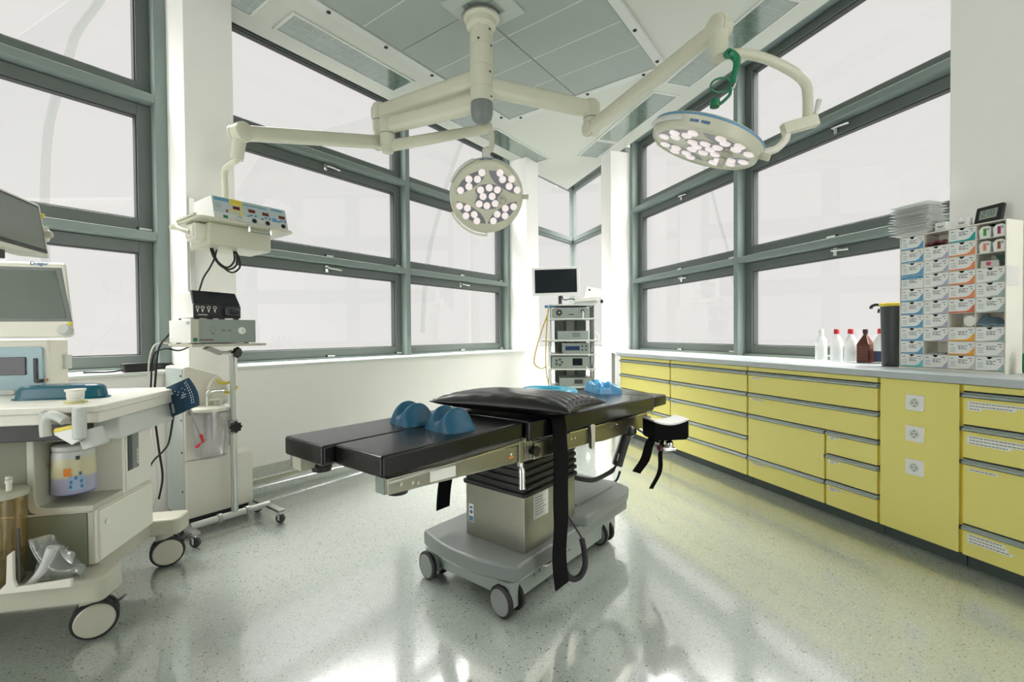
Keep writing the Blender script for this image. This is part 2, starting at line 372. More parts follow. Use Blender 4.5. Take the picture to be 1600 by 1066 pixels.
struct(bx(B(), 'R', 5.235, 5.484, 3.0, 3.47, 0, ZC), 'pillar_niche', WALL, FR, .004)
for s0, s1 in ((-.68, 1.145), (1.444, 5.016)): trim('L', s0, s1, 3.415, 3.80, .898, .92, SILL, .006)
# coved skirting under the left windows
b = B().prism([(3.36+.08*math.sin(a), .10-.10*math.cos(a)) for a in [math.radians(q) for q in range(0, 91, 10)]]+[(3.44, 0)], 1.44, 5.02, 'x')
struct(b, 'baseboard_left', FLOOR, FL)
trim('L', 1.44, 5.02, 3.431, 3.44, .098, .108, WHITE, 0); trim('L', 1.44, 5.02, 3.434, 3.44, .108, .19, SKIRT, 0)

# ------------------------------------------------------------------ ceiling air panel and luminaires
t = thing('ceiling_air_panel', 'grey square air outlet panel screwed to the ceiling around the pendant column', 'air panel', FL, (2.53, 2.15, 3.43))
b = B(); s0, s1, o0, o1 = .98, 4.06, 1.29, 3.025
for a in ((s0, s1, o0, o0+.07), (s0, s1, o1-.07, o1)): b.box(a[0], a[1], a[2], a[3], 3.425, ZC)
for a in ((s0, s0+.07), (s1-.07, s1)): b.box(a[0], a[1], o0+.07, o1-.07, 3.425, ZC)
part(b, 'panel_frame', LGREY, t, .003)
for i in range(2):
    for j in range(2):
        sa, sb = s0+.075+i*1.468, s0+.075+(i+1)*1.468-.006; oa, ob = o0+.075+j*.795, o0+.075+(j+1)*.795-.006
        f = part(B().box(sa, sb, oa, ob, 3.434, ZC), 'filter_panel', FILTER, t, .002)
        g = B()
        for k in range(1, 4): g.box(sa+(sb-sa)*k/4-.004, sa+(sb-sa)*k/4+.004, oa+.01, ob-.01, 3.4325, 3.4345)
        part(g, 'panel_rib', LGREY, f)
for s in (1.4, 1.9, 2.4, 2.9, 3.4, 3.9):
    for o in (o0+.035, o1-.035): part(B().ell((s, o, 3.422), .016, .016, .010, 10, 6), 'screw_knob', BLACK, t)
for o in (o0+.2, o0+.75, o1-.75, o1-.2): part(B().ell((s1-.035, o, 3.422), .016, .016, .010, 10, 6), 'screw_knob', BLACK, t)
b = B(); c0, c1 = 2.53, 2.09
for a in ((c0-.21, c0-.11, c1-.21, c1+.21), (c0+.11, c0+.21, c1-.21, c1+.21), (c0-.11, c0+.11, c1-.21, c1-.11), (c0-.11, c0+.11, c1+.11, c1+.21)):
    b.box(*a, 3.42, 3.436)
part(b, 'cover_plate', mat('cover_plate_grey', (.42, .46, .43), .5), t, .002)

def luminaire(side, s0, s1, o0, o1, label, g):
    F = FF[side]; t = thing('ceiling_light', label, 'ceiling light', F, ((s0+s1)/2, (o0+o1)/2, ZC) if side == 'L' else ((o0+o1)/2, (s0+s1)/2, ZC), 'strip lights recessed in the ceiling')
    def q(b, *a): return bx(b, side, *a)
    b = B(); z0, z1 = ZC-.012, ZC
    q(b, s0, s1, o0, o0+.022, z0, z1); q(b, s0, s1, o1-.022, o1, z0, z1); q(b, s0, s0+.022, o0+.022, o1-.022, z0, z1); q(b, s1-.022, s1, o0+.022, o1-.022, z0, z1)
    part(b, 'light_frame', LGREY, t, .002)
    part(q(B(), s0+.02, s1-.02, o0+.02, o1-.02, ZC-.009, ZC-.006), 'cover_glass', LGLASS, t)
    b = B(); n = int((s1-s0)/.075)
    for k in range(n): s = s0+.05+(s1-s0-.1)*k/(n-1); q(b, s-.003, s+.003, o0+.03, o1-.03, ZC-.0055, ZC-.0008)
    for k in range(1, 3): o = o0+(o1-o0)*k/3; q(b, s0+.03, s1-.03, o-.003, o+.003, ZC-.0055, ZC-.0008)
    part(b, 'louvre', LOUV, t); part(q(B(), s0+.03, s1-.03, o0+.03, o1-.03, ZC-.0007, ZC-.0002), 'reflector', LREF, t)
for k, (s0, s1, lb) in enumerate(((.45, 1.615, 'recessed strip light at the top left, half out of the picture beside the pillar'),
        (1.77, 2.92, 'long recessed strip light above the large left window, nearest the camera'),
        (3.05, 4.03, 'recessed strip light seen between the cream pendant arms above the left window'),
        (4.12, 5.275, 'recessed strip light on the left nearest the corner window, above the round lamp'))):
    luminaire('L', s0, s1, 3.228, 3.528, lb, 0)
for s0, s1, lb in ((1.23, 2.38, 'recessed strip light at the top right edge of the ceiling, mostly out of view'), (2.49, 3.685, 'recessed strip light above the right window, behind the hub of the tilted lamp arm'),
        (3.835, 4.985, 'recessed strip light above the right window partly behind the spring arm'), (5.0, 5.51, 'short recessed strip light on the right nearest the corner window')):
    luminaire('R', s0, s1, 2.665, 2.965, lb, 0)

# ------------------------------------------------------------------ yellow base units along the right wall (frame FR: o, s, z)
OF = 2.70
def writing(x, rows, m, parent, F=None, name='print'):
    """rows of (s_start, s_end, z) thin printed lines on a vertical face o = x"""
    b = B()
    for a, c, z in rows:
        s = a; d = 1 if c > a else -1
        if abs(c-a) < .03: b.box(x-.0004, x, min(a, c), max(a, c), z-.0016, z+.0016); continue
        while (c-s)*d > .002:
            e = s+d*random.uniform(.006, .014); e = min(e, c) if d > 0 else max(e, c); b.box(x-.0004, x, min(s, e), max(s, e), z-.0016, z+.0016); s = e+d*.003
    return part(b, name, m, parent, F=F)
def note(parent, s, z, rows, dz=.014):
    """paper slips with printed lines: rows = lengths; s = left (far) end"""
    b = B(); ln = []
    for k, L_ in enumerate(rows):
        b.box(OF-.0195, OF-.0185, s-L_, s, z-dz*(k+1), z-dz*k); ln.append((s-.008, s-L_+.012, z-dz*(k+.5)))
    n = part(b, 'note', PAPER, parent); writing(OF-.0196, ln, INK, n)
def cab(name, label, s0, s1, fronts, plinth=True):
    t = thing(name, label, 'cabinet', FR, (OF+.25, (s0+s1)/2, 0), 'yellow base cabinets')
    bk = 3.27 if s0 > 1.7 else 3.04
    part(B().box(OF, bk, s0+.002, s1-.002, .07, .875), 'carcass', YEDGE, t, .001)
    part(B().box(OF+.035, bk-.02, s0+.002, s1-.002, 0, .07), 'plinth', PLINTH, t)
    for kind, a, c, z0, z1 in fronts:
        g = .0075
        if kind in 'dD':
            f = part(B().box(OF-.018, OF, a+g, c-g, z0+.002, z1-.030), 'drawer' if kind == 'd' else 'door', YELLOW, t, .002)
            h = B().prism([(OF, z1-.030), (OF-.012, z1-.030), (OF-.030, z1-.024), (OF-.032, z1-.016), (OF-.020, z1-.010), (OF-.020, z1-.006), (OF, z1-.004)], a+.004, c-.004, 'y')
            h.v = [V((p.x, p.y, p.z)) for p in h.v]
            hd = part(h, 'handle', HANDLE, f, .001)
            part(B().box(OF-.034, OF+.002, c-.008, c-.0025, z1-.026, z1-.008), 'handle_cap', DGREY, hd)
            part(B().box(OF-.0005, OF+.001, a+.003, c-.003, z1-.006, z1+.002), 'shadow_groove', BLACK, f)  # black strip paints the shadow into the gap above the handle
        else:
            part(B().box(OF-.018, OF, a+g, c-g, z0+.002, z1-.004), 'front_panel', YELLOW, t, .002)
    return t
ZL = (.875, .845, .688, .530, .362, .220, .070)
def col_of(a, c, zz, kinds=None): return [('d', a, c, zz[i+1], zz[i]) for i in range(len(zz)-1)]
def top_strip(a, c): return ('p', a, c, .845, .879)
Z5 = (.845, .687, .530, .362, .222, .070)
u1 = cab('base_cabinet', 'yellow drawer cabinet at the far end of the row, behind the table head', 3.614, 4.483, [top_strip(3.614, 4.483)]+col_of(3.614, 4.483, Z5))
u2 = cab('base_cabinet', 'yellow cabinet of five equal full-width drawers, second from the far end', 2.709, 3.614, [top_strip(2.709, 3.614)]+col_of(2.709, 3.614, Z5))
u3 = cab('base_cabinet', 'yellow cabinet with two wide drawers above a door and three narrow drawers', 1.796, 2.709,
    [top_strip(1.796, 2.709)]+col_of(1.796, 2.709, (.845, .687, .530))+[('D', 2.105, 2.709, .220, .530), ('d', 2.105, 2.709, .070, .220)]+col_of(1.796, 2.105, (.530, .386, .226, .070)))
u4 = cab('base_cabinet', 'plain yellow cabinet panel carrying three white wall sockets', 1.429, 1.796, [('p', 1.429, 1.796, .070, .879)])
u5 = cab('base_cabinet', 'yellow drawer cabinet at the right edge of the picture with printed paper notes', .83, 1.429,
    [top_strip(.83, 1.429)]+[('d', .83, 1.429, .687, .845), ('d', .83, 1.429, .530, .687), ('d', .83, 1.429, .218, .530), ('d', .83, 1.429, .070, .218)])
for s in (4.483-.004,): part(B().box(OF-.018, OF+.02, s, s+.004, .07, .875), 'end_edge', YEDGE, u1)
note(u5, 1.405, .800, (.30, .17, .055)); note(u5, 1.405, .640, (.245, .21, .155)); note(u5, 1.402, .486, (.11,), .012); note(u5, 1.402, .178, (.135, .145, .16))
for z in (.804, .648): note(u3, 2.67, z, (.10,), .011)
for z, L_ in ((.497, .07), (.352, .07), (.186, .085)): note(u3, 2.08, z, (L_, L_*.6), .010)
note(u3, 2.675, .182, (.11,), .011); note(u2, 3.59, .65, (.1,), .010); note(u2, 3.59, .495, (.09,), .010)
for k, z in enumerate((.762, .602, .430)):
    t = thing('wall_socket', 'white earthed wall socket, '+('topmost', 'middle', 'lowest')[k]+' of the three on the yellow panel', 'socket', FR, (OF-.018, 1.618, z), 'white wall sockets')
    s = 1.618
    part(B().prism(rrect(s-.0405, s+.0405, z-.0405, z+.0405, .006), OF-.029, OF-.018, 'x'), 'cover_frame', WHITE, t, .002)
    part(B().lathe([(.0215, -.0115), (.0215, -.0112), (.0195, -.0118), (.0192, .0)], (OF-.0185, s, z), (1, 0, 0), 24), 'socket_rim', LGREY, t)
    d = part(B().lathe([(.0001, -.0114), (.0200, -.0114), (.0205, -.0111)], (OF-.0185, s, z), (1, 0, 0), 24), 'socket_well', MGREY, t)
    part(B().cyl((OF-.0305, s-.0095, z), (OF-.0295, s-.0095, z), .003, n=10).cyl((OF-.0305, s+.0095, z), (OF-.0295, s+.0095, z), .003, n=10), 'pin_hole', BLACK, d)
    part(B().box(OF-.031, OF-.0296, s-.003, s+.003, z+.013, z+.020).box(OF-.031, OF-.0296, s-.003, s+.003, z-.020, z-.013), 'earth_clip', CHROME, d)
# worktop with its slanting far end, and the end panel under it
b = B().prism([(2.655, .83), (2.655, 4.47), (3.0, 5.228), (3.27, 5.228), (3.27, 1.695), (3.055, 1.695), (3.055, .83)], .879, .918)
solo(b, 'worktop', COUNTER, 'long pale grey worktop running over the yellow cabinets under the right window', 'worktop', FR, bev=.006)
b = B().hexa([(2.70, 4.486, 0), (3.0, 5.15, 0), (3.02, 5.14, 0), (2.72, 4.486, 0)], [(2.70, 4.486, .878), (3.0, 5.15, .878), (3.02, 5.14, .878), (2.72, 4.486, .878)])
solo(b, 'end_panel', LGREY, 'grey slanting filler panel closing the far end of the yellow cabinets', 'panel', FR)

# ------------------------------------------------------------------ suture rack on the worktop
R0, R1, RO, RB, RZ = 1.385, 1.847, 2.922, 3.050, .918
t = thing('suture_rack', 'cream pigeonhole rack of four columns standing on the grey worktop', 'rack', FR, (2.985, 1.616, RZ))
part(B().box(RO, RB, R0, R0+.006, RZ, RZ+.745), 'side_panel', IVORY, t, .001); part(B().box(RO, RB, R1-.004, R1, RZ, RZ+.745), 'side_panel', IVORY, t, .001)
part(B().box(RB-.004, RB, R0+.006, R1-.004, RZ, RZ+.745), 'back_panel', IVORY, t)
part(B().box(RO-.002, RB-.004, R0+.006, R1-.004, RZ, RZ+.010), 'base_board', IVORY, t)
part(B().box(RO, RB-.004, R0+.006, R1-.004, RZ+.740, RZ+.745), 'top_board', IVORY, t)
CW = (R1-R0-.010)/4; CH = (.740-.010)/10
b = B()
for i in range(1, 4): s = R1-.004-CW*i; b.box(RO+.002, RB-.004, s-.0012, s+.0012, RZ+.010, RZ+.740)
part(b, 'divider', IVORY, t)
for j in range(1, 10): part(B().box(RO+.002, RB-.004, R0+.006, R1-.004, RZ+.010+CH*j-.001, RZ+.010+CH*j+.001), 'shelf', IVORY, t)
part(B().box(RO-.004, RO+.09, R0-.002, R0, RZ+.43, RZ+.52), 'hanging_slip', CLEARW, t)
SUT = {'blue': (.10, .32, .55), 'lilac': (.42, .40, .55), 'teal': (.0, .33, .33), 'orange': (.75, .25, .10), 'red-orange': (.62, .16, .07), 'amber': (.80, .36, .03), 'aqua': (.15, .55, .58), 'grey-green': (.32, .42, .42), 'grey': (.55, .57, .56)}
SM = {k: mat('print_'+k.replace('-', '_'), c, .5) for k, c in SUT.items()}
BOXW = mat('carton_white', (.78, .79, .77), .5, var=.02)
COLN = ('left column', 'second column', 'third column', 'right-hand column')
def suture_box(i, j, kind, notch=True, topband=False):
    sL = R1-.004-CW*i-.0025; sR = R1-.004-CW*(i+1)+.0025; zt = RZ+.740-CH*j-.0022; zb = RZ+.740-CH*(j+1)+.0022
    art = 'orange-striped' if kind == 'orange' else kind+'-marked'
    lab = 'white %s suture box, %s from the top, %s of the rack' % (art, ORD[j], COLN[i])
    if topband: lab = 'white suture box with a blue band along its top edge, left column of the rack'
    if not notch and not topband: lab = 'white %s suture box without thumb notch, %s from the top, %s' % (art, ORD[j], COLN[i])
    t = thing('suture_box', lab, 'box', FR, (RO+.06, (sL+sR)/2, zb), 'suture boxes in the rack')
    sm = (sL+sR)/2
    pts = [(sL, zb), (sL, zt)]
    if notch: pts += [(sm+.011*math.cos(a), zt-.011*math.sin(a)) for a in [math.pi*q/8 for q in range(9)]]
    pts += [(sR, zt), (sR, zb)]
    fr = B().prism(pts, RO+.003, RO+.006, 'x')
    fr.box(RO+.006, RB-.008, sR, sL, zb, zb+.002); fr.box(RO+.006, RB-.008, sR, sR+.002, zb, zt); fr.box(RO+.006, RB-.008, sL-.002, sL, zb, zt); fr.box(RB-.010, RB-.008, sR, sL, zb, zt)
    part(fr, 'carton', BOXW, t)
    x = RO+.0027; h = zt-zb; wd = sL-sR
    if topband: part(B().box(x-.0003, x+.0003, sR, sL, zt-.016, zt), 'colour_band', SM['blue'], t)
    else:
        pts = [(sL, zb), (sR, zb), (sR, zb+h*.62), (sR+wd*.07, zb+h*.50), (sR+wd*.20, zb+h*.20), (sR+wd*.35, zb+h*.11), (sL, zb+h*.10)]
        if kind in ('grey', 'lilac', 'grey-green'): pts = [(sR+wd*.75, zb), (sR, zb), (sR, zb+h*.55), (sR+wd*.10, zb+h*.35), (sR+wd*.22, zb+h*.10)]
        part(B().prism(pts, x-.0003, x+.0003, 'x'), 'colour_band', SM[kind], t)
    writing(x, [(sm+.012, sm-.026, zt-h*.30), (sm+.012, sm-.018, zt-h*.42), (sm+.012, sm-.024, zt-h*.52), (sL-.008, sL-.022, zt-h*.20), (sR+.024, sR+.008, zt-h*.17), (sR+.016, sR+.009, zt-h*.34)], INK, t)
    writing(x, [(sL-.008, sL-.030, zt-h*q) for q in (.45, .60, .74)], SM['grey-green'], t)
C1 = ['blue', 'blue', 'blue', None, 'blue', 'blue', 'blue', 'blue', 'blue', 'aqua']
C2 = [0, 'lilac', 'lilac', 'lilac', 'lilac', 'lilac', 'lilac', 'lilac', 0, 'lilac']
C3 = ['teal', 'orange', 'orange', 'orange', 'orange', 'red-orange', 0, 'amber', 'amber', 'grey']
C4 = [0, 0, 0, 'grey-green', 'grey-green', 'grey-green', 0, 'grey-green', 'grey', 'grey-green']
for j in range(10):
    suture_box(0, j, C1[j] or 'blue', C1[j] is not None, C1[j] is None)
    if C2[j]: suture_box(1, j, C2[j])
    if C3[j]: suture_box(2, j, C3[j], j not in (7, 8))
    if C4[j]: suture_box(3, j, C4[j], j != 8)
def cell(i, j): return R1-.004-CW*i-.002, R1-.004-CW*(i+1)+.002, RZ+.740-CH*j-.002, RZ+.740-CH*(j+1)+.001
# small upright cartons in the upper right cells
for j, cols in ((0, ((.05, .28, .03), (.35, .02, .10))), (1, ((.70, .22, .14), (.30, .10, .03)))):
    a, c, zt, zb = cell(3, j)
    for k, col in enumerate(cols):
        s = a-.007-.054*k; nm = (('green', 'dark red'), ('salmon', 'brown'))[j][k]
        t = thing('small_carton', 'small white carton with a %s stripe, %s cell of the right-hand rack column' % (nm, ('top', 'second')[j]), 'box', FR, (RO+.05, s-.022, zb), 'small cartons in the rack')
        part(B().prism([(s-.004, zb), (s, zb+.042), (s-.012, zb+.058), (s-.034, zb+.060), (s-.046, zb+.05), (s-.044, zb)], RO+.008, RO+.10, 'x'), 'carton', BOXW, t, .001)
        part(B().box(RO+.0072, RO+.008, s-.030, s-.018, zb+.012, zb+.048), 'stripe', mat('stripe_'+nm.replace(' ', '_'), col, .5), t)
        writing(RO+.0076, [(s-.032, s-.041, zb+.046), (s-.032, s-.041, zb+.040)], INK, t)
a, c, zt, zb = cell(1, 0)
solo(B().slab(lambda u, v: (RO+.005+.09*v, a-.006-u*(a-c-.01), zb+.012+.022*math.sin(3.1*u)*(.4+.6*math.sin(2*v+.6))+.004*math.sin(17*u+5*v)), 24, 8, (0, 0, -.010)), 'foil_pouch', mat('maroon_foil', (.16, .03, .05), .25), 'crumpled dark red foil pouch in the open top cell of the second rack column', 'pouch', FR)
a, c, zt, zb = cell(3, 2)
t = thing('blister_card', 'grey card with a round pink mark in the third right-hand rack cell', 'card', FR, (RO+.05, a-.03, zb))
part(B().hexa([(RO+.01, a-.012, zb), (RO+.01, a-.085, zb), (RO+.09, a-.085, zb), (RO+.09, a-.012, zb)], [(RO+.012, a-.014, zb+.036), (RO+.012, a-.080, zb+.034), (RO+.09, a-.08, zb+.034), (RO+.09, a-.014, zb+.036)]), 'card', LGREY, t, .002)
part(B().cyl((RO+.0085, a-.045, zb+.019), (RO+.0095, a-.045, zb+.019), .010), 'mark', mat('pink_mark', (.6, .06, .14), .5), t)
solo(B().hexa([(RO+.02, a-.075, zb+.036), (RO+.02, c+.004, zb+.012), (RO+.10, c+.004, zb+.012), (RO+.10, a-.075, zb+.036)], [(RO+.02, a-.06, zb+.060), (RO+.02, c+.004, zb+.058), (RO+.10, c+.004, zb+.058), (RO+.10, a-.06, zb+.060)]), 'dark_sachet', mat('dark_green_sachet', (.01, .055, .045), .3), 'dark green sachet leaning over the grey card in the right-hand rack column', 'sachet', FR, bev=.002)
a, c, zt, zb = cell(2, 6)
solo(B().lathe([(.010, 0), (.029, .001), (.029, .055), (.010, .056)], (RO+.02, c+.031, zb+.030), (1, -.25, .05), 24), 'paper_roll', PAPER, 'white paper roll lying in the open cell of the third rack column', 'roll', FR, bev=.002)
a, c, zt, zb = cell(3, 6)
solo(B().slab(lambda u, v: (RO+.004+.05*v, a-.002-u*(a-c-.004), zb+.012+.045*v*(.5+.5*math.cos(2*u))+.003*math.sin(13*u)), 16, 8, (0, 0, -.008)), 'blue_pouch', mat('blue_grey_film', (.13, .20, .26), .2), 'blue-grey film pouch in the seventh cell of the right-hand rack column', 'pouch', FR)
a, c, zt, zb = cell(1, 8)
solo(B().box(RO+.01, RO+.09, c+.012, a-.012, zb, zb+.005).box(RO+.015, RO+.085, c+.02, a-.02, zb+.005, zb+.009), 'leaflet_pile', DKSTEEL, 'thin pile of dark leaflets in an otherwise empty rack cell', 'leaflets', FR)
# on top of the rack
ZT = RZ+.745
for k in range(11):
    z = ZT+.002+k*.0155; ds = random.uniform(-.012, .012); do = random.uniform(-.012, .01)
    b = B(); s0, s1, o0, o1 = 1.69+ds, 1.872+ds, 2.90+do, 3.04+do
    pr = [(0, 0, 0), (.012, .010, 0)]
    b.hexa([(o0+.016, s0+.016, z), (o1-.016, s0+.016, z), (o1-.016, s1-.016, z), (o0+.016, s1-.016, z)], [(o0+.004, s0+.004, z+.011), (o1-.004, s0+.004, z+.011), (o1-.004, s1-.004, z+.011), (o0+.004, s1-.004, z+.011)])
    b.box(o0-.006, o1+.006, s0-.006, s1+.012, z+.011, z+.0125)
    solo(b, 'plastic_tray', CLEARW, 'clear plastic tray, %s of the stack on the rack' % ('lowest', 'second from the bottom', 'third from the bottom', 'fourth from the bottom', 'fifth from the bottom', 'the middle one', 'fifth from the top', 'fourth from the top', 'third from the top', 'second from the top', 'topmost')[k], 'tray', FR, 'clear plastic trays on the rack', .002)
for s, o, lb in ((1.665, 2.945, 'small white carton with a thumb notch on the rack, beside the clear trays'), (1.575, 2.948, 'small white carton with a thumb notch on the rack, beside the black clock')):
    t = thing('small_carton', lb, 'box', FR, (o+.03, s, ZT), 'small cartons on top of the rack')
    part(B().prism([(s-.026, ZT), (s-.024, ZT+.048), (s-.008, ZT+.048), (s, ZT+.040), (s+.008, ZT+.048), (s+.024, ZT+.048), (s+.026, ZT)], o, o+.075, 'x'), 'carton', BOXW, t, .001)
    part(B().box(o-.0004, o, s-.024, s+.024, ZT+.003, ZT+.012), 'colour_band', SM['grey'], t)
    writing(o-.0005, [(s+.015, s-.015, ZT+.026), (s+.012, s-.012, ZT+.020)], INK, t)
t = thing('digital_clock', 'black digital clock with a grey display leaning on top of the rack', 'clock', FR, (2.95, 1.48, ZT))
CK = FR @ Matrix.Translation(V((2.955, 1.478, ZT))) @ rotz(math.radians(-14)) @ Matrix.Rotation(math.radians(12), 4, 'Y') @ Matrix.Scale(1.12, 4)
part(B().prism(rrect(-.055, .055, 0, .082, .006), 0, .014, 'x'), 'clock_body', BLACK, t, .002, F=CK)
d = part(B().box(-.0008, 0, -.036, .036, .022, .064), 'display', mat('lcd_grey', (.26, .32, .28), .3), t, F=CK)
b = B()
def seg7(b, dgt, s, z, w_, h):
    on = {'2': 'abged', '1': 'bc', '5': 'afgcd', '8': 'abcdefg', '0': 'abcdef'}[dgt]; q = .0022; L_ = {'a': (0, w_, h-q, h), 'g': (0, w_, h/2-q/2, h/2+q/2), 'd': (0, w_, 0, q), 'f': (0, q, h/2, h), 'e': (0, q, 0, h/2), 'b': (w_-q, w_, h/2, h), 'c': (w_-q, w_, 0, h/2)}
    for c_ in on: a0, a1, z0, z1 = L_[c_]; b.box(-.0012, -.0008, s-a1, s-a0, z+z0, z+z1)
seg7(b, '2', .026, .034, .013, .024); seg7(b, '1', .006, .034, .008, .024); seg7(b, '0', -.010, .034, .013, .024)
part(b, 'digits', INK, d, F=CK)
part(B().box(.012, .05, -.01, .01, .0, .006), 'clock_foot', BLACK, t, F=CK)
# green-handled strip at the right edge of the frame, on the worktop
solo(B().prism(rrect(1.285, 1.342, .919, 1.03, .02), 2.95, 3.0, 'x'), 'green_dispenser', GREENP, 'green dispenser at the right edge of the picture, on the worktop beside the rack', 'dispenser', FR, bev=.004)

# bottles and bin on the worktop, under the right window
def bottle(px, label, kind):
    d = ray(px, 560); s = onR(px, 560, 3.22).y; o = 3.22; z = .918; g = 'bottles on the worktop under the window'
    t = thing('bottle', label, 'bottle', FR, (o, s, z), g)
    if kind == 'brown':
        b = B().prism(rrect(o-.034, o+.034, s-.040, s+.040, .012), z, z+.125)
        n = len(b.v)
        ring0 = rrect(o-.034, o+.034, s-.040, s+.040, .012); ring1 = rrect(o-.012, o+.012, s-.012, s+.012, .010)
        b.add([(p[0], p[1], z+.125) for p in ring0]+[(p[0], p[1], z+.185) for p in ring1], [(i, (i+1) % len(ring0), len(ring0)+(i+1) % len(ring0), len(ring0)+i) for i in range(len(ring0))])
        b.lathe([(.012, .18), (.012, .20)], (o, s, z)); part(b, 'bottle_body', BROWN, t, .003)
        part(B().lathe([(.015, .198), (.015, .222), (.013, .226), (0, .226)], (o, s, z)), 'cap', mat('dark_brown_cap', (.03, .02, .014), .4), t)
        b = B()
        for i in range(4):
            for k in range(5): b.box(o-.0352, o-.034, s+.020-i*.014, s+.028-i*.014, z+.02+k*.02, z+.028+k*.02)
        part(b, 'embossed_grid', mat('brown_grid', (.17, .06, .04), .4), t)
    else:
        pr = [(.010, 0), (.036, .002), (.038, .01), (.038, .135), (.034, .155), (.016, .185), (.014, .19), (.014, .20)]
        part(B().lathe(pr, (o, s, z)), 'bottle_body', {'clear': CLEARW, 'white': WHITE}[kind.split()[0]], t)
        cm = WHITE if kind == 'clear plain' else RED
        part(B().lathe([(.0175, .196), (.0175, .200), (.0165, .226), (.014, .229), (0, .229)], (o, s, z)), 'cap', cm, t)
        if 'label' in kind:
            part(B().lathe([(.0384, .012), (.0384, .082)], (o, s, z)), 'label_band', mat('navy_print', (.02, .03, .07), .5), t)
bottle(1283, 'frosted clear bottle with a white cap, leftmost on the worktop', 'clear plain')
bottle(1307, 'frosted bottle with a red cap next to the white-capped bottle', 'clear red')
bottle(1329, 'frosted bottle with a red cap beside the brown bottle', 'clear red ')
bottle(1352, 'brown square bottle with sloping shoulders between red-capped bottles', 'brown')
bottle(1376, 'white bottle with a red cap and a dark label beside the black bin', 'white label')
o, s, z = 3.045, 1.955, .918
t = thing('waste_bin', 'tall black waste bin with a yellow rim standing beside the suture rack', 'bin', FR, (o, s, z))
part(B().lathe([(0, 0), (.056, .001), (.058, .006), (.066, .36), (.068, .362)], (o, s, z), n=32), 'bin_body', DGREY, t)
part(B().lathe([(.062, .366), (.070, .362), (.073, .366), (.073, .378), (.066, .384), (0, .386)], (o, s, z), n=32), 'lid', YELP, t)
part(B().tube([(o-.02, s+.062, z+.372), (o-.025, s+.088, z+.376), (o-.03, s+.110, z+.366), (o-.03, s+.112, z+.352)], .009, 8).tube([(o-.025, s+.069, z+.350), (o-.025, s+.072, z+.325)], .006), 'lid_handle', BLACK, t)

# ------------------------------------------------------------------ ceiling pendant with its arms (world frame)
PC = V((-.205, 3.36, 0))
t = thing('ceiling_pendant', 'cream column hanging from the ceiling panel, carrying three jointed arms', 'ceiling pendant', FW, (PC.x, PC.y, 3.42))
part(B().lathe([(.125, 3.42), (.125, 3.40), (.105, 3.385), (.105, 3.345), (.082, 3.32), (.082, 2.80)], PC, n=40), 'column', CREAM, t)
b = B()
for z in (3.20, 3.05, 2.90): b.lathe([(.0822, z-.002), (.0838, z-.001), (.0838, z+.001), (.0822, z+.002)], PC, n=40)
part(b, 'joint_ring', BEIGE, t)
part(B().lathe([(.0001, 2.655), (.045, 2.662), (.070, 2.685), (.080, 2.73), (.081, 2.80), (.0001, 2.80)], PC, n=36), 'end_cap', GREY, t)
part(B().lathe([(.10, 3.42), (.135, 3.415), (.135, 3.405), (.10, 3.40)], PC, n=36), 'flange', DKSTEEL, t)
for i, (a, z) in enumerate(((-100, 3.33), (-40, 3.30), (-100, 3.22), (-30, 3.19), (-40, 3.0), (-30, 2.83))):
    p = PC+V((math.cos(math.radians(a))*.083, math.sin(math.radians(a))*.083, z)); q = V((math.cos(math.radians(a)), math.sin(math.radians(a)), 0))
    part(B().cyl(p-q*.004, p+q*.003, .008, n=10), 'screw', DGREY, t)
def armbox(b, p0, p1, w0, h0, w1, h1, r=.4):
    """rounded box beam from p0 to p1"""
    p0, p1 = V(p0), V(p1); d = (p1-p0).normalized(); sx = V((d.y, -d.x, 0)).normalized(); up = sx.cross(d); n = 20; vs = []
    for p, w_, h in ((p0, w0, h0), (p1, w1, h1)):
        for x, y in rrect(-w_/2, w_/2, -h/2, h/2, min(w_, h)*r, 4): vs.append(p+sx*x+up*y)
    n = len(vs)//2
    b.add(vs, [tuple(range(n))[::-1], tuple(range(n, 2*n))]+[(i, (i+1) % n, n+(i+1) % n, n+i) for i in range(n)]); return b
EA = V((-1.085, 3.86, 2.98)); EB = V((-.985, 3.72, 2.81)); EC = V((.635, 3.66, 2.885))
for e, z, nm in ((EA, 3.04, 1), (EB, 2.80, 2), (EC, 2.925, 3)):
    p = V((PC.x, PC.y, e.z if nm != 3 else z)); d = (V((e.x, e.y, p.z))-p).normalized()
    e2 = V((e.x, e.y, p.z-(.0 if nm != 3 else .03)))
    a = part(armbox(B(), p+d*.06, e2+d*.06, .10, .135, .085, .125), 'extension_arm', CREAM, t, .004)
    j = part(B().lathe([(.0001, e2.z-.165), (.052, e2.z-.16), (.058, e2.z-.14), (.058, e2.z+.055), (.05, e2.z+.068), (.0001, e2.z+.07)], (e2.x, e2.y, 0), n=28), 'elbow_joint', CREAM, a)
    part(B().lathe([(.0585, e2.z-.075), (.0597, e2.z-.073), (.0597, e2.z-.069), (.0585, e2.z-.067)], (e2.x, e2.y, 0), n=28), 'joint_seam', GREY, j)
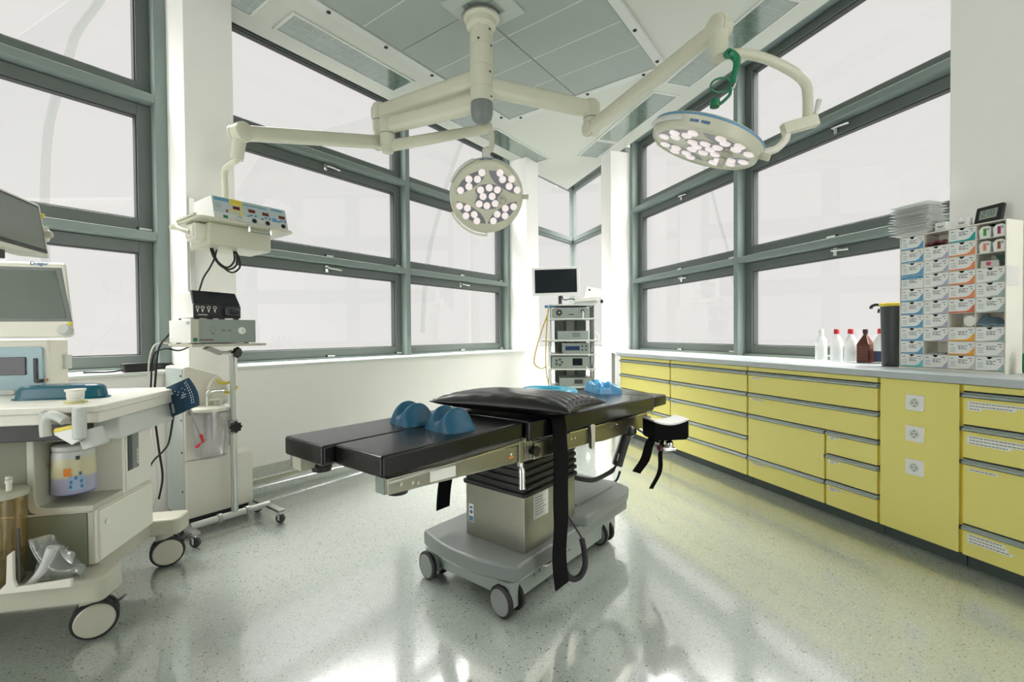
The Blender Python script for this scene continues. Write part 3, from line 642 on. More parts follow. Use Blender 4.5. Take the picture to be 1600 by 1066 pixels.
# spring arms under the elbows
SA0 = V((EA.x, EA.y, EA.z-.245)); SA1 = V((-1.60, 2.75, 2.335))
SB0 = V((EB.x, EB.y, EB.z-.185)); SB1 = V((-.185, 3.80, 2.82))
SC0 = V((EC.x, EC.y, 2.745)); SC1 = V((1.135, 2.52, 2.78))
def spring(p0, p1, sz, lift=0):
    d = (p1-p0).normalized(); s_ = part(armbox(B(), p0+d*.02, p1-d*.02, sz*.8, sz, sz*.75, sz*.85), 'spring_arm', CREAM, t, .004)
    sx = V((d.y, -d.x, 0)).normalized()
    for p, q in ((p0, sz*.58), (p1, sz*.55)):
        k = part(B().lathe([(.0001, -q*.9), (q*.8, -q*.9), (q, -q*.75), (q, q*.75), (q*.8, q*.9), (.0001, q*.9)], p, sx, 26), 'pivot', CREAM, s_)
        part(B().lathe([(q*1.005, q*.35), (q*1.02, q*.36), (q*1.02, q*.39), (q*1.005, q*.40)], p, sx, 26), 'pivot_seam', GREY, k)
    return s_
spring(SA0, SA1, .105); spring(SC0, SC1, .105)
part(B().lathe([(.05, EA.z-.27), (.05, EA.z-.12)], (EA.x, EA.y, 0)), 'joint_collar', CREAM, t)
# ---- lamp heads
def lampM(c, n, upimg):
    z = V(n).normalized(); x = V(upimg).cross(z).normalized(); y = z.cross(x); return Matrix.Translation(V(c)) @ Matrix((x, y, z)).transposed().to_4x4()
LED = dict(c=[(640, 500), (737, 475), (830, 497), (668, 572), (772, 570), (625, 655), (713, 675), (808, 650)], ul=[(655, 315), (510, 385), (605, 385), (510, 465), (415, 507)],
    ur=[(855, 315), (885, 383), (988, 378), (962, 458), (1055, 497)], ll=[(402, 680), (490, 702), (472, 790), (568, 775), (598, 850)], lr=[(1022, 685), (926, 705), (925, 790), (833, 772), (790, 850)])
def shr(pts): cx = sum(p[0] for p in pts)/len(pts); cy = sum(p[1] for p in pts)/len(pts); return [(cx+(x-cx)*.95, cy+(y-cy)*.93) for x, y in pts]
def sc(p): return ((p[0]-715)/395*.285, -(p[1]-588)/395*.285)
PET = dict(ul=[(712, 285), (690, 350), (640, 420), (560, 480), (450, 540), (365, 560), (360, 500), (430, 400), (520, 325), (610, 290)])
PET['ur'] = [(1430-x, y-4) for x, y in PET['ul']]; PET['ll'] = [(x, 1176-y) for x, y in PET['ul']]; PET['lr'] = [(1430-x, 1176-y) for x, y in PET['ul']]
PET['c'] = [(570, 500), (620, 440), (737, 420), (850, 440), (900, 500), (850, 570), (870, 650), (820, 715), (713, 735), (610, 710), (565, 650), (600, 570)]
def lamp(label, M, yoke):
    t = thing('surgical_lamp', label, 'surgical lamp', FW, M=M, group='round surgical lamps'); I = M
    # local z points out of the light face
    part(B().lathe([(.0001, -.105), (.12, -.100), (.22, -.084), (.288, -.064), (.304, -.055), (.304, -.040), (.299, -.026), (.293, -.006), (.291, .010), (.285, .016), (.279, .008), (.0001, .006)], n=56), 'lamp_housing', CREAM, t, F=I)
    part(B().lathe([(.3045, -.054), (.3055, -.052), (.3055, -.043), (.3045, -.041)], n=56), 'blue_band', mat('lamp_band_blue', (.13, .28, .42), .4), t, F=I, label='blue band round the rim')
    for k, pts in PET.items():
        b = B().prism([sc(p) for p in shr(pts)], .0062, .0092); f = part(b, 'lens_field', REFLECT, t, .001, F=I)
        for p in LED[k]:
            x, y = sc(p); part(B().lathe([(.0285, .009), (.029, .013), (.0265, .018), (.017, .022), (.0001, .024)], (x, y, 0), n=20), 'led_lens', LEDM, f, F=I)
    h = part(B().lathe([(.040, .006), (.040, .012), (.028, .014), (.020, .03), (.019, .075), (.013, .082), (.0001, .083)], (*sc((885, 605)), 0), n=24), 'handle_mount', BEIGE, t, F=I)
    part(B().lathe([(.0195, .034), (.022, .037), (.0195, .04)], (*sc((885, 605)), 0), n=20), 'handle_ring', STEEL, h, F=I)
    arc = [(.318*math.cos(math.radians(a)), .318*math.sin(math.radians(a)), -.005) for a in range(204, 272, 6)]
    arc = [(arc[0][0]*.93, arc[0][1]*.93, -.01)]+arc+[(arc[-1][0]*.93, arc[-1][1]*.93, -.01)]
    part(B().tube(arc, .0105, 8, 2), 'grip_rail', IVORY, t, F=I)
    arc = [(.308*math.cos(math.radians(a)), .308*math.sin(math.radians(a)), -.02) for a in range(110, 162, 6)]
    part(B().tube(arc, .013, 8, 2), 'rim_grip', LGREY, t, F=I)
    part(B().cyl((.285, .005, -.015), (.345, .005, -.015), .018, .020), 'side_knob', BEIGE, t, .003, F=I)
    b = B()
    for k, (a, wd) in enumerate(((84, .014), (87, .014), (90, .010), (95, .012), (98, .014), (101, .010))):
        a = math.radians(a); b.obj = None
        p = V((0, 0, 0)); tn = V((-math.sin(a), math.cos(a), 0)); rr = V((math.cos(a), math.sin(a), 0))
        q0 = V((.2985*math.cos(a), .2985*math.sin(a), -.0215)); q1 = V((.2950*math.cos(a), .2950*math.sin(a), -.0095))
        b.hexa([q0-tn*wd/2, q0+tn*wd/2, q1+tn*wd/2, q1-tn*wd/2], [q0-tn*wd/2+rr*.0025, q0+tn*wd/2+rr*.0025, q1+tn*wd/2+rr*.0025, q1-tn*wd/2+rr*.0025])
    part(b, 'print', BLUEINK, t, F=I)
    yoke(t); return t
C1p = atY(761, 309, 3.80); d1 = (C1p-EYE).normalized(); r1 = d1.cross(V((0, 0, 1))).normalized(); u1v = r1.cross(d1)
n1 = (-d1*.95 + r1*.08 - u1v*.22).normalized()
def yoke1(t):
    top = atY(765, 200, 3.80); rim = C1p+u1v*.285-n1*.05
    part(armbox(B(), SB0+V((0, 0, .02)), top+V((.02, 0, .0)), .075, .088, .06, .072), 'boom_arm', CREAM, t, .004)
    part(B().tube([top+V((.0, 0, .01)), top+V((.015, 0, -.06)), top+V((.012, 0, -.17)), rim+u1v*.07, rim-u1v*.02], .024, 12, 6), 'yoke', CREAM, t)
    part(B().lathe([(.03, -.05), (.034, -.03), (.034, .03), (.03, .05)], rim+u1v*.03, (0, 0, 1)), 'yoke_collar', LGREY, t)
    part(B().lathe([(.0001, -.055), (.045, -.05), (.048, .0), (.045, .05), (.0001, .055)], (SB0.x, SB0.y, SB0.z+.02)), 'pivot', CREAM, t)
lamp('round surgical lamp facing the camera, its lens clusters lit, below the pendant column', lampM(C1p, n1, u1v), yoke1)
C2p = atY(1098.2, 232.5, 2.60); d2 = (C2p-EYE).normalized(); r2 = d2.cross(V((0, 0, 1))).normalized(); u2v = r2.cross(d2)
n2 = V((-.349, .158, -.924)).normalized()
M2 = lampM(C2p-n2*.012, n2, V((-.42, -.9, .0)))
def yoke2(t):
    P = [atY(1128, 86, 2.52), atY(1160, 84, 2.53), atY(1200, 93, 2.55), atY(1240, 113, 2.57), atY(1258, 130, 2.58), atY(1262, 150, 2.58), atY(1262, 186, 2.58)]
    part(B().tube(P, .026, 12, 5), 'yoke', CREAM, t)
    a, c = atY(1223, 203, 2.58), atY(1276, 188, 2.57)
    part(armbox(B(), a, c, .05, .062, .05, .066, .15), 'yoke_block', CREAM, t, .003)
    part(B().tube([atY(1272, 186, 2.57), atY(1280, 156, 2.57)], lambda u: .009+.005*u, 10, 1), 'lever', LGREY, t, .002)
    part(B().tube([atY(1229, 206, 2.58), atY(1227, 218, 2.58), atY(1214, 232, 2.58), atY(1196, 238, 2.585), atY(1184, 240, 2.59)], .021, 10, 4), 'yoke_elbow', IVORY, t)
    part(B().cyl(SC1+V((0, 0, .05)), atY(1124, 92, 2.50), .048, .044), 'hub', CREAM, t, .006)
    return
lamp('tilted round surgical lamp seen edge-on in front of the right window', M2, yoke2)
# green hanger hooked on the lamp yoke
t = thing('green_hanger', 'bright green plastic holder with a ring hanging from the tilted lamp arm', 'hanger', FW, atY(1130, 165, 2.44))
GY = 2.44
part(B().tube([atY(1139, 84, GY), atY(1146, 87, GY), atY(1151.5, 95, GY), atY(1150, 108, GY), atY(1146.5, 120, GY), atY(1146, 130, GY)], lambda u: .024-.010*u, 8, 4), 'hanger_strap', GREENP, t)
part(B().lathe([(.010, -.015), (.022, -.012), (.022, .012), (.010, .015), (.010, -.015)], atY(1138, 84, GY), (0, 1, .1), 18), 'hook_eye', GREENP, t)
part(B().tube([atY(1141, 136, GY), atY(1141, 146, GY), atY(1136, 153, GY), atY(1127, 161, GY), atY(1119, 165, GY)], .0085, 8, 4), 'lower_arm', GREENP, t)
cc = atY(1126, 133, GY); part(B().tube([cc+RGT*.052*math.cos(a)+UPV*.026*math.sin(a)-FWD*.02*math.sin(a) for a in [6.2832*i/16 for i in range(16)]], .0055, 8, 2, True), 'ring', GREENP, t)
part(B().tube([atY(1140, 138, GY), atY(1146, 137, GY), atY(1150, 126, GY), atY(1151, 112, GY)], .005, 8, 3), 'clip', LGREY, t)
part(B().lathe([(.0001, -.02), (.024, -.018), (.024, .018), (.015, .02), (.015, -.005), (.0001, -.005)], atY(1117, 162, GY), (.1, 0, 1), 18), 'end_cup', GREENP, t)

# ------------------------------------------------------------------ equipment shelf hanging from the left spring arm (frame FL)
t = thing('equipment_shelf', 'cream shelf with a drawer box underneath, hanging from the left pendant arm', 'shelf', FL, (1.2, 2.82, 1.735))
IFL = FL.inverted()
part(B().prism(rrect(.945, 1.45, 2.665, 3.095, .035), 1.735, 1.752), 'shelf_board', CREAM, t, .004)
part(B().box(1.015, 1.335, 2.715, 2.965, 1.615, 1.735), 'drawer_box', CREAM, t, .006)
part(B().box(.965, 1.03, 2.76, 2.88, 1.640, 1.730).box(.955, .968, 2.77, 2.87, 1.655, 1.715), 'junction_box', IVORY, t, .006)
part(B().tube([(1.185, 2.665, 1.738), (1.185, 2.645, 1.728), (1.185, 2.645, 1.700)], .006, 8, 2).tube([(1.30, 2.665, 1.738), (1.30, 2.645, 1.728), (1.30, 2.645, 1.700)], .006, 8, 2).tube([(1.185, 2.645, 1.702), (1.30, 2.645, 1.702)], .005, 8, 1), 'drawer_handle', CHROME, t)
pA = IFL @ atY(352, 302, 2.80); pB = IFL @ atY(351, 268, 2.80); pC = IFL @ atY(370, 250, 2.75); pD = IFL @ SA1
part(B().tube([(pA.x, pA.y, 1.752), pA, pB, (pB+pC)/2+V((0, 0, .008)), pC, (pC.x, pC.y, pC.z+.03)], .017, 12, 5), 'hanger_tube', CREAM, t)
part(B().cyl((pC.x, pC.y, pC.z), (pD.x, pD.y, pD.z+.02), .034, .040), 'hanger_hub', CREAM, t, .004)
b = B().box(.94, .955, 2.70, 2.95, 1.752, 1.764); part(b, 'end_stop', CREAM, t, .002)
part(B().tube([(.935, 2.93, 1.735), (.93, 2.86, 1.70), (.955, 2.80, 1.68)], .012, 8, 3), 'side_grip', CREAM, t)
# cables looping under the shelf
def fl(px, py, o): return onL(px, py, o)
part(B().tube([fl(331, 388, 2.80), fl(334, 400, 2.79), fl(343, 414, 2.78), fl(357, 421, 2.78), fl(369, 415, 2.78), (fl(371, 402, 2.78)), fl(366, 391, 2.80)], .005, 8, 5)
     .tube([fl(329, 388, 2.80), fl(335, 404, 2.77), fl(348, 417, 2.77), fl(362, 426, 2.77), fl(374, 419, 2.77), fl(374, 405, 2.77), fl(367, 391, 2.80)], .005, 8, 5)
     .tube([fl(332, 388, 2.80), fl(340, 408, 2.79), fl(355, 418, 2.79), fl(366, 408, 2.79), fl(365, 391, 2.80)], .005, 8, 5), 'cable_loop', RUBBER, t)
part(B().cyl(fl(336, 390, 2.80), fl(336, 384, 2.80), .012), 'cable_gland', LGREY, t); part(B().cyl(fl(366, 393, 2.80), fl(366, 386, 2.80), .012), 'cable_gland', LGREY, t)
part(B().tube([fl(339, 388, 2.80), fl(335, 404, 2.82), fl(327, 420, 2.86), fl(318, 434, 2.90), fl(312, 452, 2.92), fl(308, 462, 2.93)], .0048, 8, 5), 'hanging_cable', RUBBER, t)
# electrosurgery unit
t = thing('electrosurgery_unit', 'white electrosurgery unit with a pale blue panel of red displays on the hanging shelf', 'medical device', FL, (1.22, 2.83, 1.752))
def front(u, v, q=0): # u 0..1 along s, v 0..1 up the sloped face
    return V((1.032+.392*u, 2.690+.035*v-q, 1.756+.124*v))
b = B().prism([(2.690, 1.754), (2.728, 1.880), (2.965, 1.880), (2.98, 1.754)], 1.032, 1.424, 'x'); part(b, 'housing', WHITE, t, .004)
def fq(b, u0, u1, v0, v1, q0=.0008, q1=.0022):
    return b.hexa([front(u0, v0, q0), front(u1, v0, q0), front(u1, v1, q0), front(u0, v1, q0)], [front(u0, v0, q1), front(u1, v0, q1), front(u1, v1, q1), front(u0, v1, q1)])
ESP = mat('esu_panel', (.44, .52, .53), .45)
p = part(fq(B(), .0, 1, .02, .98, -.002, .0012), 'control_panel', ESP, t)
part(fq(B(), .0, 1, .02, .27, .0012, .0022), 'socket_strip', LGREY, p)
part(fq(B(), .22, .375, .72, .98, .0012, .002), 'yellow_field', YELP, p); part(fq(B(), .36, .375, .27, .72, .0012, .002), 'yellow_edge', YELP, p)
mat('esu_blue', (.12, .30, .42), .45)
for a_ in ((.02, .21, .80, .95), (.38, .72, .80, .86), (.78, .95, .82, .92)): part(fq(B(), *a_, .0012, .002), 'blue_field', MATS['esu_blue'], p)
for u, v in ((.25, .52), (.455, .52), (.645, .50), (.885, .50)): part(fq(B(), u, u+.09, v, v+.15, .0012, .003), 'led_display', mat('led_dark_red', (.12, .012, .01), .2), p)
for u, v in ((.27, .33), (.33, .33), (.27, .45), (.20, .40)): part(fq(B(), u, u+.035, v, v+.08, .0012, .0028), 'yellow_button', YELP, p)
for u, v in ((.47, .36), (.53, .36), (.67, .36), (.73, .36), (.90, .36), (.955, .36), (.43, .30), (.62, .28), (.86, .30)): part(fq(B(), u, u+.03, v, v+.07, .0012, .0028), 'blue_button', BLUEINK, p)
mat('esu_key', (.07, .25, .5), .4)
for a_ in ((.30, .38), (.40, .46)): part(fq(B(), .78, .845, *a_, .0012, .0028), 'blue_key', MATS['esu_key'], p)
part(fq(B(), .11, .165, .05, .17, .0022, .006), 'power_switch', GREENP, p); part(fq(B(), .155, .18, .33, .44, .0012, .0026), 'red_button', mat('dark_red_button', (.2, .02, .02), .4), p)
for u in (.315, .515, .70, .93): c = front(u, .14); part(B().lathe([(.0125, 0), (.0125, .006), (.006, .007), (.006, .004), (.0001, .004)], c, (0, -1, .3), 18), 'output_socket', CHROME if u < .4 else BLACK, p)
writing0 = B()
for u0, u1, v in ((.03, .12, .68), (.03, .10, .60), (.03, .11, .54), (.03, .09, .47), (.24, .36, .87), (.40, .70, .90), (.42, .47, .70), (.42, .46, .62)): fq(writing0, u0, u1, v, v+.02, .0012, .0025)
part(writing0, 'print', MGREY, p)
part(B().box(1.23, 1.26, 2.76, 2.79, 1.880, 1.888), 'top_button', RED, t, .002)

# ------------------------------------------------------------------ chrome rail on the left pillar
t = thing('wall_rail', 'vertical chrome equipment rail screwed to the left pillar behind the hanging shelf', 'rail', FL, (1.175, 3.41, 1.45))
part(B().box(1.160, 1.190, 3.404, 3.414, 1.42, 2.02), 'rail_bar', CHROME, t, .002)
for z in (1.50, 1.94): part(B().box(1.168, 1.182, 3.41, 3.42, z-.02, z+.02), 'rail_bracket', DKSTEEL, t)

# ------------------------------------------------------------------ white cabinet at the left pillar and its suction jar (frame FL)
t = thing('floor_cabinet', 'white floor-standing equipment cabinet against the left pillar, behind the rolling stand', 'cabinet', FL, (1.2, 3.26, 0))
part(B().prism([(1.02, .40), (1.02, .95), (1.05, .955), (1.19, .905), (1.255, .84), (1.255, .40)], 3.115, 3.415, 'y'), 'upper_housing', IVORY, t, .008)
part(B().box(1.02, 1.385, 3.10, 3.415, .065, .40), 'lower_housing', IVORY, t, .006)
part(B().box(1.035, 1.37, 3.13, 3.41, 0, .065), 'plinth', BLACK, t)
part(B().box(1.016, 1.02, 3.13, 3.40, .08, .94), 'side_plate', mat('pale_grey_side', (.50, .56, .55), .4), t, .001)
for z in (.90, .64, .45, .22):
    part(B().cyl((1.012, 3.15, z), (1.017, 3.15, z), .006, n=10), 'screw', DGREY, t)
part(B().box(1.355, 1.372, 3.36, 3.385, .40, .66), 'guide_bar', STEEL, t, .002)
jc = V((1.118, 3.005, 0))
t = thing('suction_jar', 'clear suction jar with cream lid hanging on the front of the white cabinet', 'jar', FL, (jc.x, jc.y, .43))
part(B().lathe([(.0001, .432), (.074, .432), (.080, .440), (.097, .66), (.097, .675), (.092, .69), (.089, .69), (.094, .672), (.077, .443), (.0001, .438)], jc, n=36), 'jar_body', CLEARP, t)
part(B().lathe([(.0001, .69), (.088, .69), (.088, .700), (.098, .702), (.098, .718), (.085, .726), (.0001, .728)], jc, n=36), 'lid', IVORY, t, .002)
part(B().lathe([(.089, .688), (.0895, .693), (.089, .698)], jc, n=36), 'seal', DKSTEEL, t)
part(B().tube([(jc.x-.03, jc.y-.02, .726), (jc.x-.03, jc.y-.02, .79), (jc.x-.015, jc.y-.03, .812), (jc.x+.04, jc.y-.04, .815)], .010, 10, 5).cyl((jc.x+.04, jc.y-.04, .815), (jc.x+.052, jc.y-.043, .814), .014, n=12), 'elbow_pipe', CHROME, t)
part(B().cyl((jc.x-.075, jc.y+.04, .726), (jc.x-.075, jc.y+.04, .775), .022), 'port', BEIGE, t, .003); part(B().cyl((jc.x+.02, jc.y, .726), (jc.x+.02, jc.y, .76), .03), 'port', BEIGE, t, .003)
part(B().tube([(jc.x+.06, jc.y+.0, .73), (jc.x+.075, jc.y-.02, .755), (jc.x+.05, jc.y-.035, .76), (jc.x+.03, jc.y-.03, .735)], .009, 8, 5), 'hose_nipple', LGREY, t)
part(B().tube([(jc.x+.0, jc.y+.03, .77), (jc.x+.0, jc.y+.01, .84), (jc.x+.03, jc.y, .885), (jc.x+.055, jc.y-.02, .86), (jc.x+.075, jc.y-.02, .80)], .011, 10, 5), 'cream_hose', IVORY, t)
part(B().tube([(jc.x+.02, jc.y-.03, .875), (jc.x+.045, jc.y-.04, .855), (jc.x+.09, jc.y-.04, .86), (jc.x+.115, jc.y-.03, .885)], .0075, 8, 5), 'yellow_hose', YELP, t)
part(B().tube([(jc.x+.06, jc.y-.03, .80), (jc.x+.10, jc.y-.04, .80), (jc.x+.13, jc.y-.03, .825)], .0075, 8, 5), 'yellow_hose', YELP, t)
part(B().box(1.04, 1.20, 3.085, 3.115, .67, .70), 'jar_bracket', STEEL, t, .003)
a = IFL @ atY(297, 642, 2.42); c = IFL @ atY(316, 684, 2.42)
t = thing('probe_hook', 'grey probe rod with a small red hook hanging in front of the suction jar', 'probe', FW, atY(297, 642, 2.42))
part(B().cyl(atY(297, 641, 2.42), atY(314, 680, 2.42), .006, n=12), 'rod', DKSTEEL, t)
part(B().cyl(atY(314, 679, 2.42), atY(318, 692, 2.42), .009, .006, 12).tube([atY(318, 691, 2.42), atY(314, 693, 2.42), atY(309, 697, 2.42)], .0035, 8, 3).cyl(atY(311, 695, 2.42), atY(307, 699, 2.42), .0085, .0085, 10), 'red_tip', RED, t)

# ------------------------------------------------------------------ rolling stand with shelf
t = thing('rolling_stand', 'chrome pole stand on small castors carrying a flat shelf in front of the white cabinet', 'stand', FL, (1.2, 2.92, 0))
part(B().cyl((.975, 2.92, .085), (1.40, 2.92, .085), .019, n=18), 'base_tube', SATIN, t)
b = B()
for s in (1.12, 1.27): b.lathe([(.0195, -.012), (.026, -.010), (.026, .010), (.0195, .012)], (s, 2.92, .085), (1, 0, 0), 20)
part(b, 'collar', DKSTEEL, t)
for s, o0, o1 in ((.965, 2.81, 3.08), (1.395, 2.755, 3.085)):
    f = part(B().box(s-.02, s+.02, o0, o1, .068, .084), 'foot', DKSTEEL, t, .003)
    for o in (o0+.02, o1-.02):
        c_ = part(B().cyl((s, o, .05), (s, o, .068), .010).box(s-.016, s-.012, o-.012, o+.012, .02, .055).box(s+.012, s+.016, o-.012, o+.012, .02, .055), 'castor_fork', CHROME, f)
        part(B().lathe([(.0001, -.010), (.024, -.010), (.028, -.007), (.028, .007), (.024, .010), (.0001, .010)], (s, o, .028), (.85, .5, 0), 20), 'castor_wheel', DGREY, c_)
part(B().cyl((1.203, 2.925, .09), (1.203, 2.925, .64), .019, n=20), 'pole', SATIN, t)
part(B().cyl((1.203, 2.925, .60), (1.203, 2.925, 1.035), .0145, n=20), 'upper_pole', SATIN, t)
b = B().lathe([(.020, .56), (.026, .565), (.026, .63), (.020, .64)], (1.203, 2.925, 0)); part(b, 'clamp_collar', DKSTEEL, t)
def knob(c, ax, r, h): 
    b = B(); d = V(ax).normalized(); a = d.orthogonal().normalized(); c2 = d.cross(a); n = 48; pts = []
    for k, rr in ((0, .9), (.25, 1), (.75, 1), (1, .85)): pts.append([V(c)+d*h*k+(a*math.cos(6.2832*i/n)+c2*math.sin(6.2832*i/n))*r*rr*(1+.10*math.cos(8*6.2832*i/n)) for i in range(n)])
    vs = sum(pts, []); return b.add(vs, [tuple(range(n))[::-1], tuple(range(3*n, 4*n))]+[(k*n+i, k*n+(i+1) % n, (k+1)*n+(i+1) % n, (k+1)*n+i) for k in range(3) for i in range(n)])
part(knob((1.203, 2.905, .60), (0, -1, 0), .032, .022), 'clamp_knob', BLACK, t)
part(B().cyl((1.13, 2.91, 1.035), (1.225, 2.91, 1.035), .010, n=14).cyl((1.203, 2.925, 1.02), (1.203, 2.925, 1.05), .019), 'cross_pin', CHROME, t)
part(knob((1.215, 2.905, 1.035), (.6, -1, 0), .030, .02), 'head_knob', BLACK, t)
part(B().hexa([(1.05, 2.89, 1.062), (1.08, 2.89, 1.074), (1.08, 2.94, 1.074), (1.05, 2.94, 1.062)], [(1.13, 2.89, 1.022), (1.145, 2.89, 1.038), (1.145, 2.94, 1.038), (1.13, 2.94, 1.022)]), 'shelf_bracket', DKSTEEL, t, .002)
part(B().box(.956, 1.34, 2.80, 3.15, 1.074, 1.090), 'shelf', BEIGE, t, .003)
t = thing('light_source', 'grey-fronted white light source box on the shelf of the rolling stand', 'medical device', FL, (1.12, 2.97, 1.09))
part(B().box(.957, 1.285, 2.818, 3.13, 1.096, 1.222), 'housing', WHITE, t, .003)
f = part(B().box(.957, 1.285, 2.810, 2.818, 1.094, 1.224), 'front_panel', MGREY, t, .002)
part(B().box(.957, .992, 2.8085, 2.8105, 1.096, 1.222), 'light_strip', BEIGE, f)
part(B().lathe([(.0001, 0), (.019, 0), (.0195, .012), (.010, .013), (.009, .004), (.0001, .004)], (1.205, 2.810, 1.162), (0, -1, 0), 24), 'fibre_port', WHITE, f)
part(B().cyl((.975, 2.8085, 1.113), (.975, 2.805, 1.113), .011), 'power_button', GREENP, f)
g = B()
for a0, a1 in ((1.105, 1.125), (1.135, 1.155)): g.box(a0, a1, 2.8092, 2.81, 1.158, 1.168)
part(g, 'indicator', GREY, f)
g = B().tube([(1.06+.014*math.cos(a), 2.8097, 1.168+.014*math.sin(a)) for a in [math.radians(q) for q in range(-50, 231, 20)]], .0008, 6, 1); g.box(1.054, 1.066, 2.8092, 2.81, 1.140, 1.152); part(g, 'lamp_symbol', GREY, f)
g = B(); x = .995
for q in (.010, .012, .008, .013, .009, .006, .012): g.box(x, x+q*.8, 2.8092, 2.81, 1.108, 1.115); x += q
part(g, 'print', mat('maroon_ink', (.14, .05, .06), .6), f)
part(B().box(.9555, .957, 2.83, 2.87, 1.195, 1.212), 'side_label', HANDLE, t)
for x, y in ((.99, 2.85), (1.25, 2.85), (.99, 3.09), (1.25, 3.09)): part(B().cyl((x, y, 1.090), (x, y, 1.096), .012), 'foot', BLACK, t)
t = thing('pump_unit', 'black-fronted pump unit with white housing on top of the light source', 'medical device', FL, (1.1, 2.93, 1.224))
part(B().prism([(2.845, 1.234), (2.845, 1.315), (2.885, 1.376), (3.08, 1.376), (3.10, 1.234)], .985, 1.212, 'x'), 'housing', WHITE, t, .006)
f = part(B().hexa([(.98, 2.838, 1.232), (1.216, 2.838, 1.232), (1.216, 2.847, 1.232), (.98, 2.847, 1.232)], [(.98, 2.836, 1.305), (1.216, 2.836, 1.302), (1.216, 2.85, 1.302), (.98, 2.85, 1.305)]), 'front_panel', BLACK, t, .002)
part(B().hexa([(.98, 2.834, 1.306), (1.214, 2.834, 1.303), (1.214, 2.86, 1.303), (.98, 2.86, 1.306)], [(.984, 2.868, 1.382), (1.20, 2.868, 1.376), (1.20, 2.90, 1.376), (.984, 2.90, 1.382)]), 'upper_panel', SCREEN, t, .003)
part(B().prism(rrect(1.125, 1.205, 1.245, 1.292, .012), 2.812, 2.838, 'y'), 'pump_head', DGREY, f, .004)
part(B().cyl((1.15, 2.812, 1.268), (1.19, 2.806, 1.268), .012), 'pump_grip', BLACK, f, .002)
for x in (.998, 1.022, 1.052, 1.082):
    part(B().lathe([(.0085, 0), (.0085, .002), (.006, .002), (.006, 0), (.0085, 0)], (x, 2.837, 1.288), (0, -1, 0), 18), 'dial', PAPER, f)
    part(B().box(x-.005, x+.004, 2.8365, 2.8375, 1.270, 1.276).box(x-.002, x+.002, 2.8365, 2.8375, 1.262, 1.270), 'symbol', PAPER, f)
g = B(); x = 1.0
for q in (.006, .008, .005, .009, .006, .007, .005): g.box(x, x+q*.8, 2.8365, 2.8375, 1.246, 1.251); x += q
part(g, 'print', LGREY, f)
for x in (.995, 1.06, 1.12, 1.195): part(B().box(x-.012, x+.012, 2.84, 2.86, 1.224, 1.232), 'foot', BLACK, t)

# ------------------------------------------------------------------ loose cables and the adapter on the left sill
t = thing('power_adapter', 'black power adapter with a coil of cable on the far-left window sill', 'adapter', FL, (.93, 3.55, .92))
part(B().box(.83, .98, 3.45, 3.53, .921, .972), 'adapter_body', BLACK, t, .006)
b = B()
for k in range(4): b.tube([(1.05+(.085-.008*k)*math.cos(a), 3.60+(.05-.005*k)*math.sin(a), .928+.009*k) for a in [6.2832*i/14 for i in range(14)]], .005, 7, 2, True)
part(b, 'cable_coil', RUBBER, t)
part(B().tube([(.84, 3.49, .935), (.78, 3.48, .928), (.72, 3.52, .927), (.66, 3.50, .930)], .005, 7, 4).tube([(.97, 3.49, .935), (1.0, 3.50, .94), (1.03, 3.53, .95)], .005, 7, 3), 'lead', RUBBER, t)
def cable(pts, r, m, label): return solo(B().tube(pts, r, 8, 6), 'cable', m, label, 'cable', FW, 'cables hanging behind the anaesthesia machine')
cable([atY(290, 480, 2.75), atY(278, 505, 2.72), atY(262, 525, 2.66), atY(248, 545, 2.6), atY(243, 590, 2.55), atY(241, 640, 2.5), atY(248, 700, 2.5), atY(254, 745, 2.5), atY(248, 780, 2.5)], .0055, RUBBER, 'thick black cable falling from behind the pump unit to the floor behind the machine')
cable([atY(300, 540, 2.72), atY(280, 548, 2.66), atY(258, 545, 2.6), atY(240, 556, 2.6), atY(236, 600, 2.6), atY(234, 660, 2.62)], .0045, RUBBER, 'thin black cable looping down from under the stand shelf')
cable([atY(268, 538, 2.7), atY(250, 536, 2.66), atY(238, 545, 2.6), atY(232, 580, 2.58), atY(235, 650, 2.55), atY(243, 720, 2.5), atY(246, 765, 2.5), atY(238, 800, 2.5)], .004, IVORY, 'white cable hanging beside the black one between machine and white cabinet')
cable([atY(271, 650, 2.25), atY(264, 690, 2.3), atY(255, 705, 2.35), atY(240, 720, 2.4), atY(232, 735, 2.45)], .0045, RUBBER, 'black air hose running down from the navy pressure cuff')

# ------------------------------------------------------------------ anaesthesia machine at the left edge
OM = V((-1.483, 1.69, 0)); FM = Matrix.Translation(OM) @ rotz(math.radians(12)); IFM = FM.inverted()
def fm(px, py, y): return IFM @ atY(px, py, y)
t = thing('anaesthesia_machine', 'white anaesthesia machine on large castors at the left edge of the picture', 'anaesthesia machine', FM, (-.42, .28, 0))
part(B().prism(rrect(-.93, .0, -.055, .565, .03), .862, .887), 'worktop', IVORY, t, .006)
part(B().box(-.93, -.012, -.035, .55, .822, .862), 'top_drawer', IVORY, t, .005)
part(B().box(-.90, -.035, .13, .54, .728, .822), 'tray_drawer', LGREY, t, .010)
part(B().box(-.90, -.10, .26, .47, .47, .822), 'upper_body', IVORY, t, .004)
part(B().box(-.90, -.31, .085, .27, .47, .80), 'front_panel', SHADED, t, .006)
lin = B().prism([(-.31, .80), (-.31, .50), (-.302, .478), (-.28, .468), (-.10, .468), (-.10, .492), (-.25, .492), (-.275, .50), (-.286, .52), (-.286, .80)], .075, .262, 'y')
part(lin, 'niche_liner', BEIGE, t, .004)
part(B().box(-.90, -.10, .085, .47, .262, .468), 'lower_body', IVORY, t, .004)
part(B().box(-.90, -.125, .078, .086, .262, .462), 'front_cover', SHADED, t, .002)
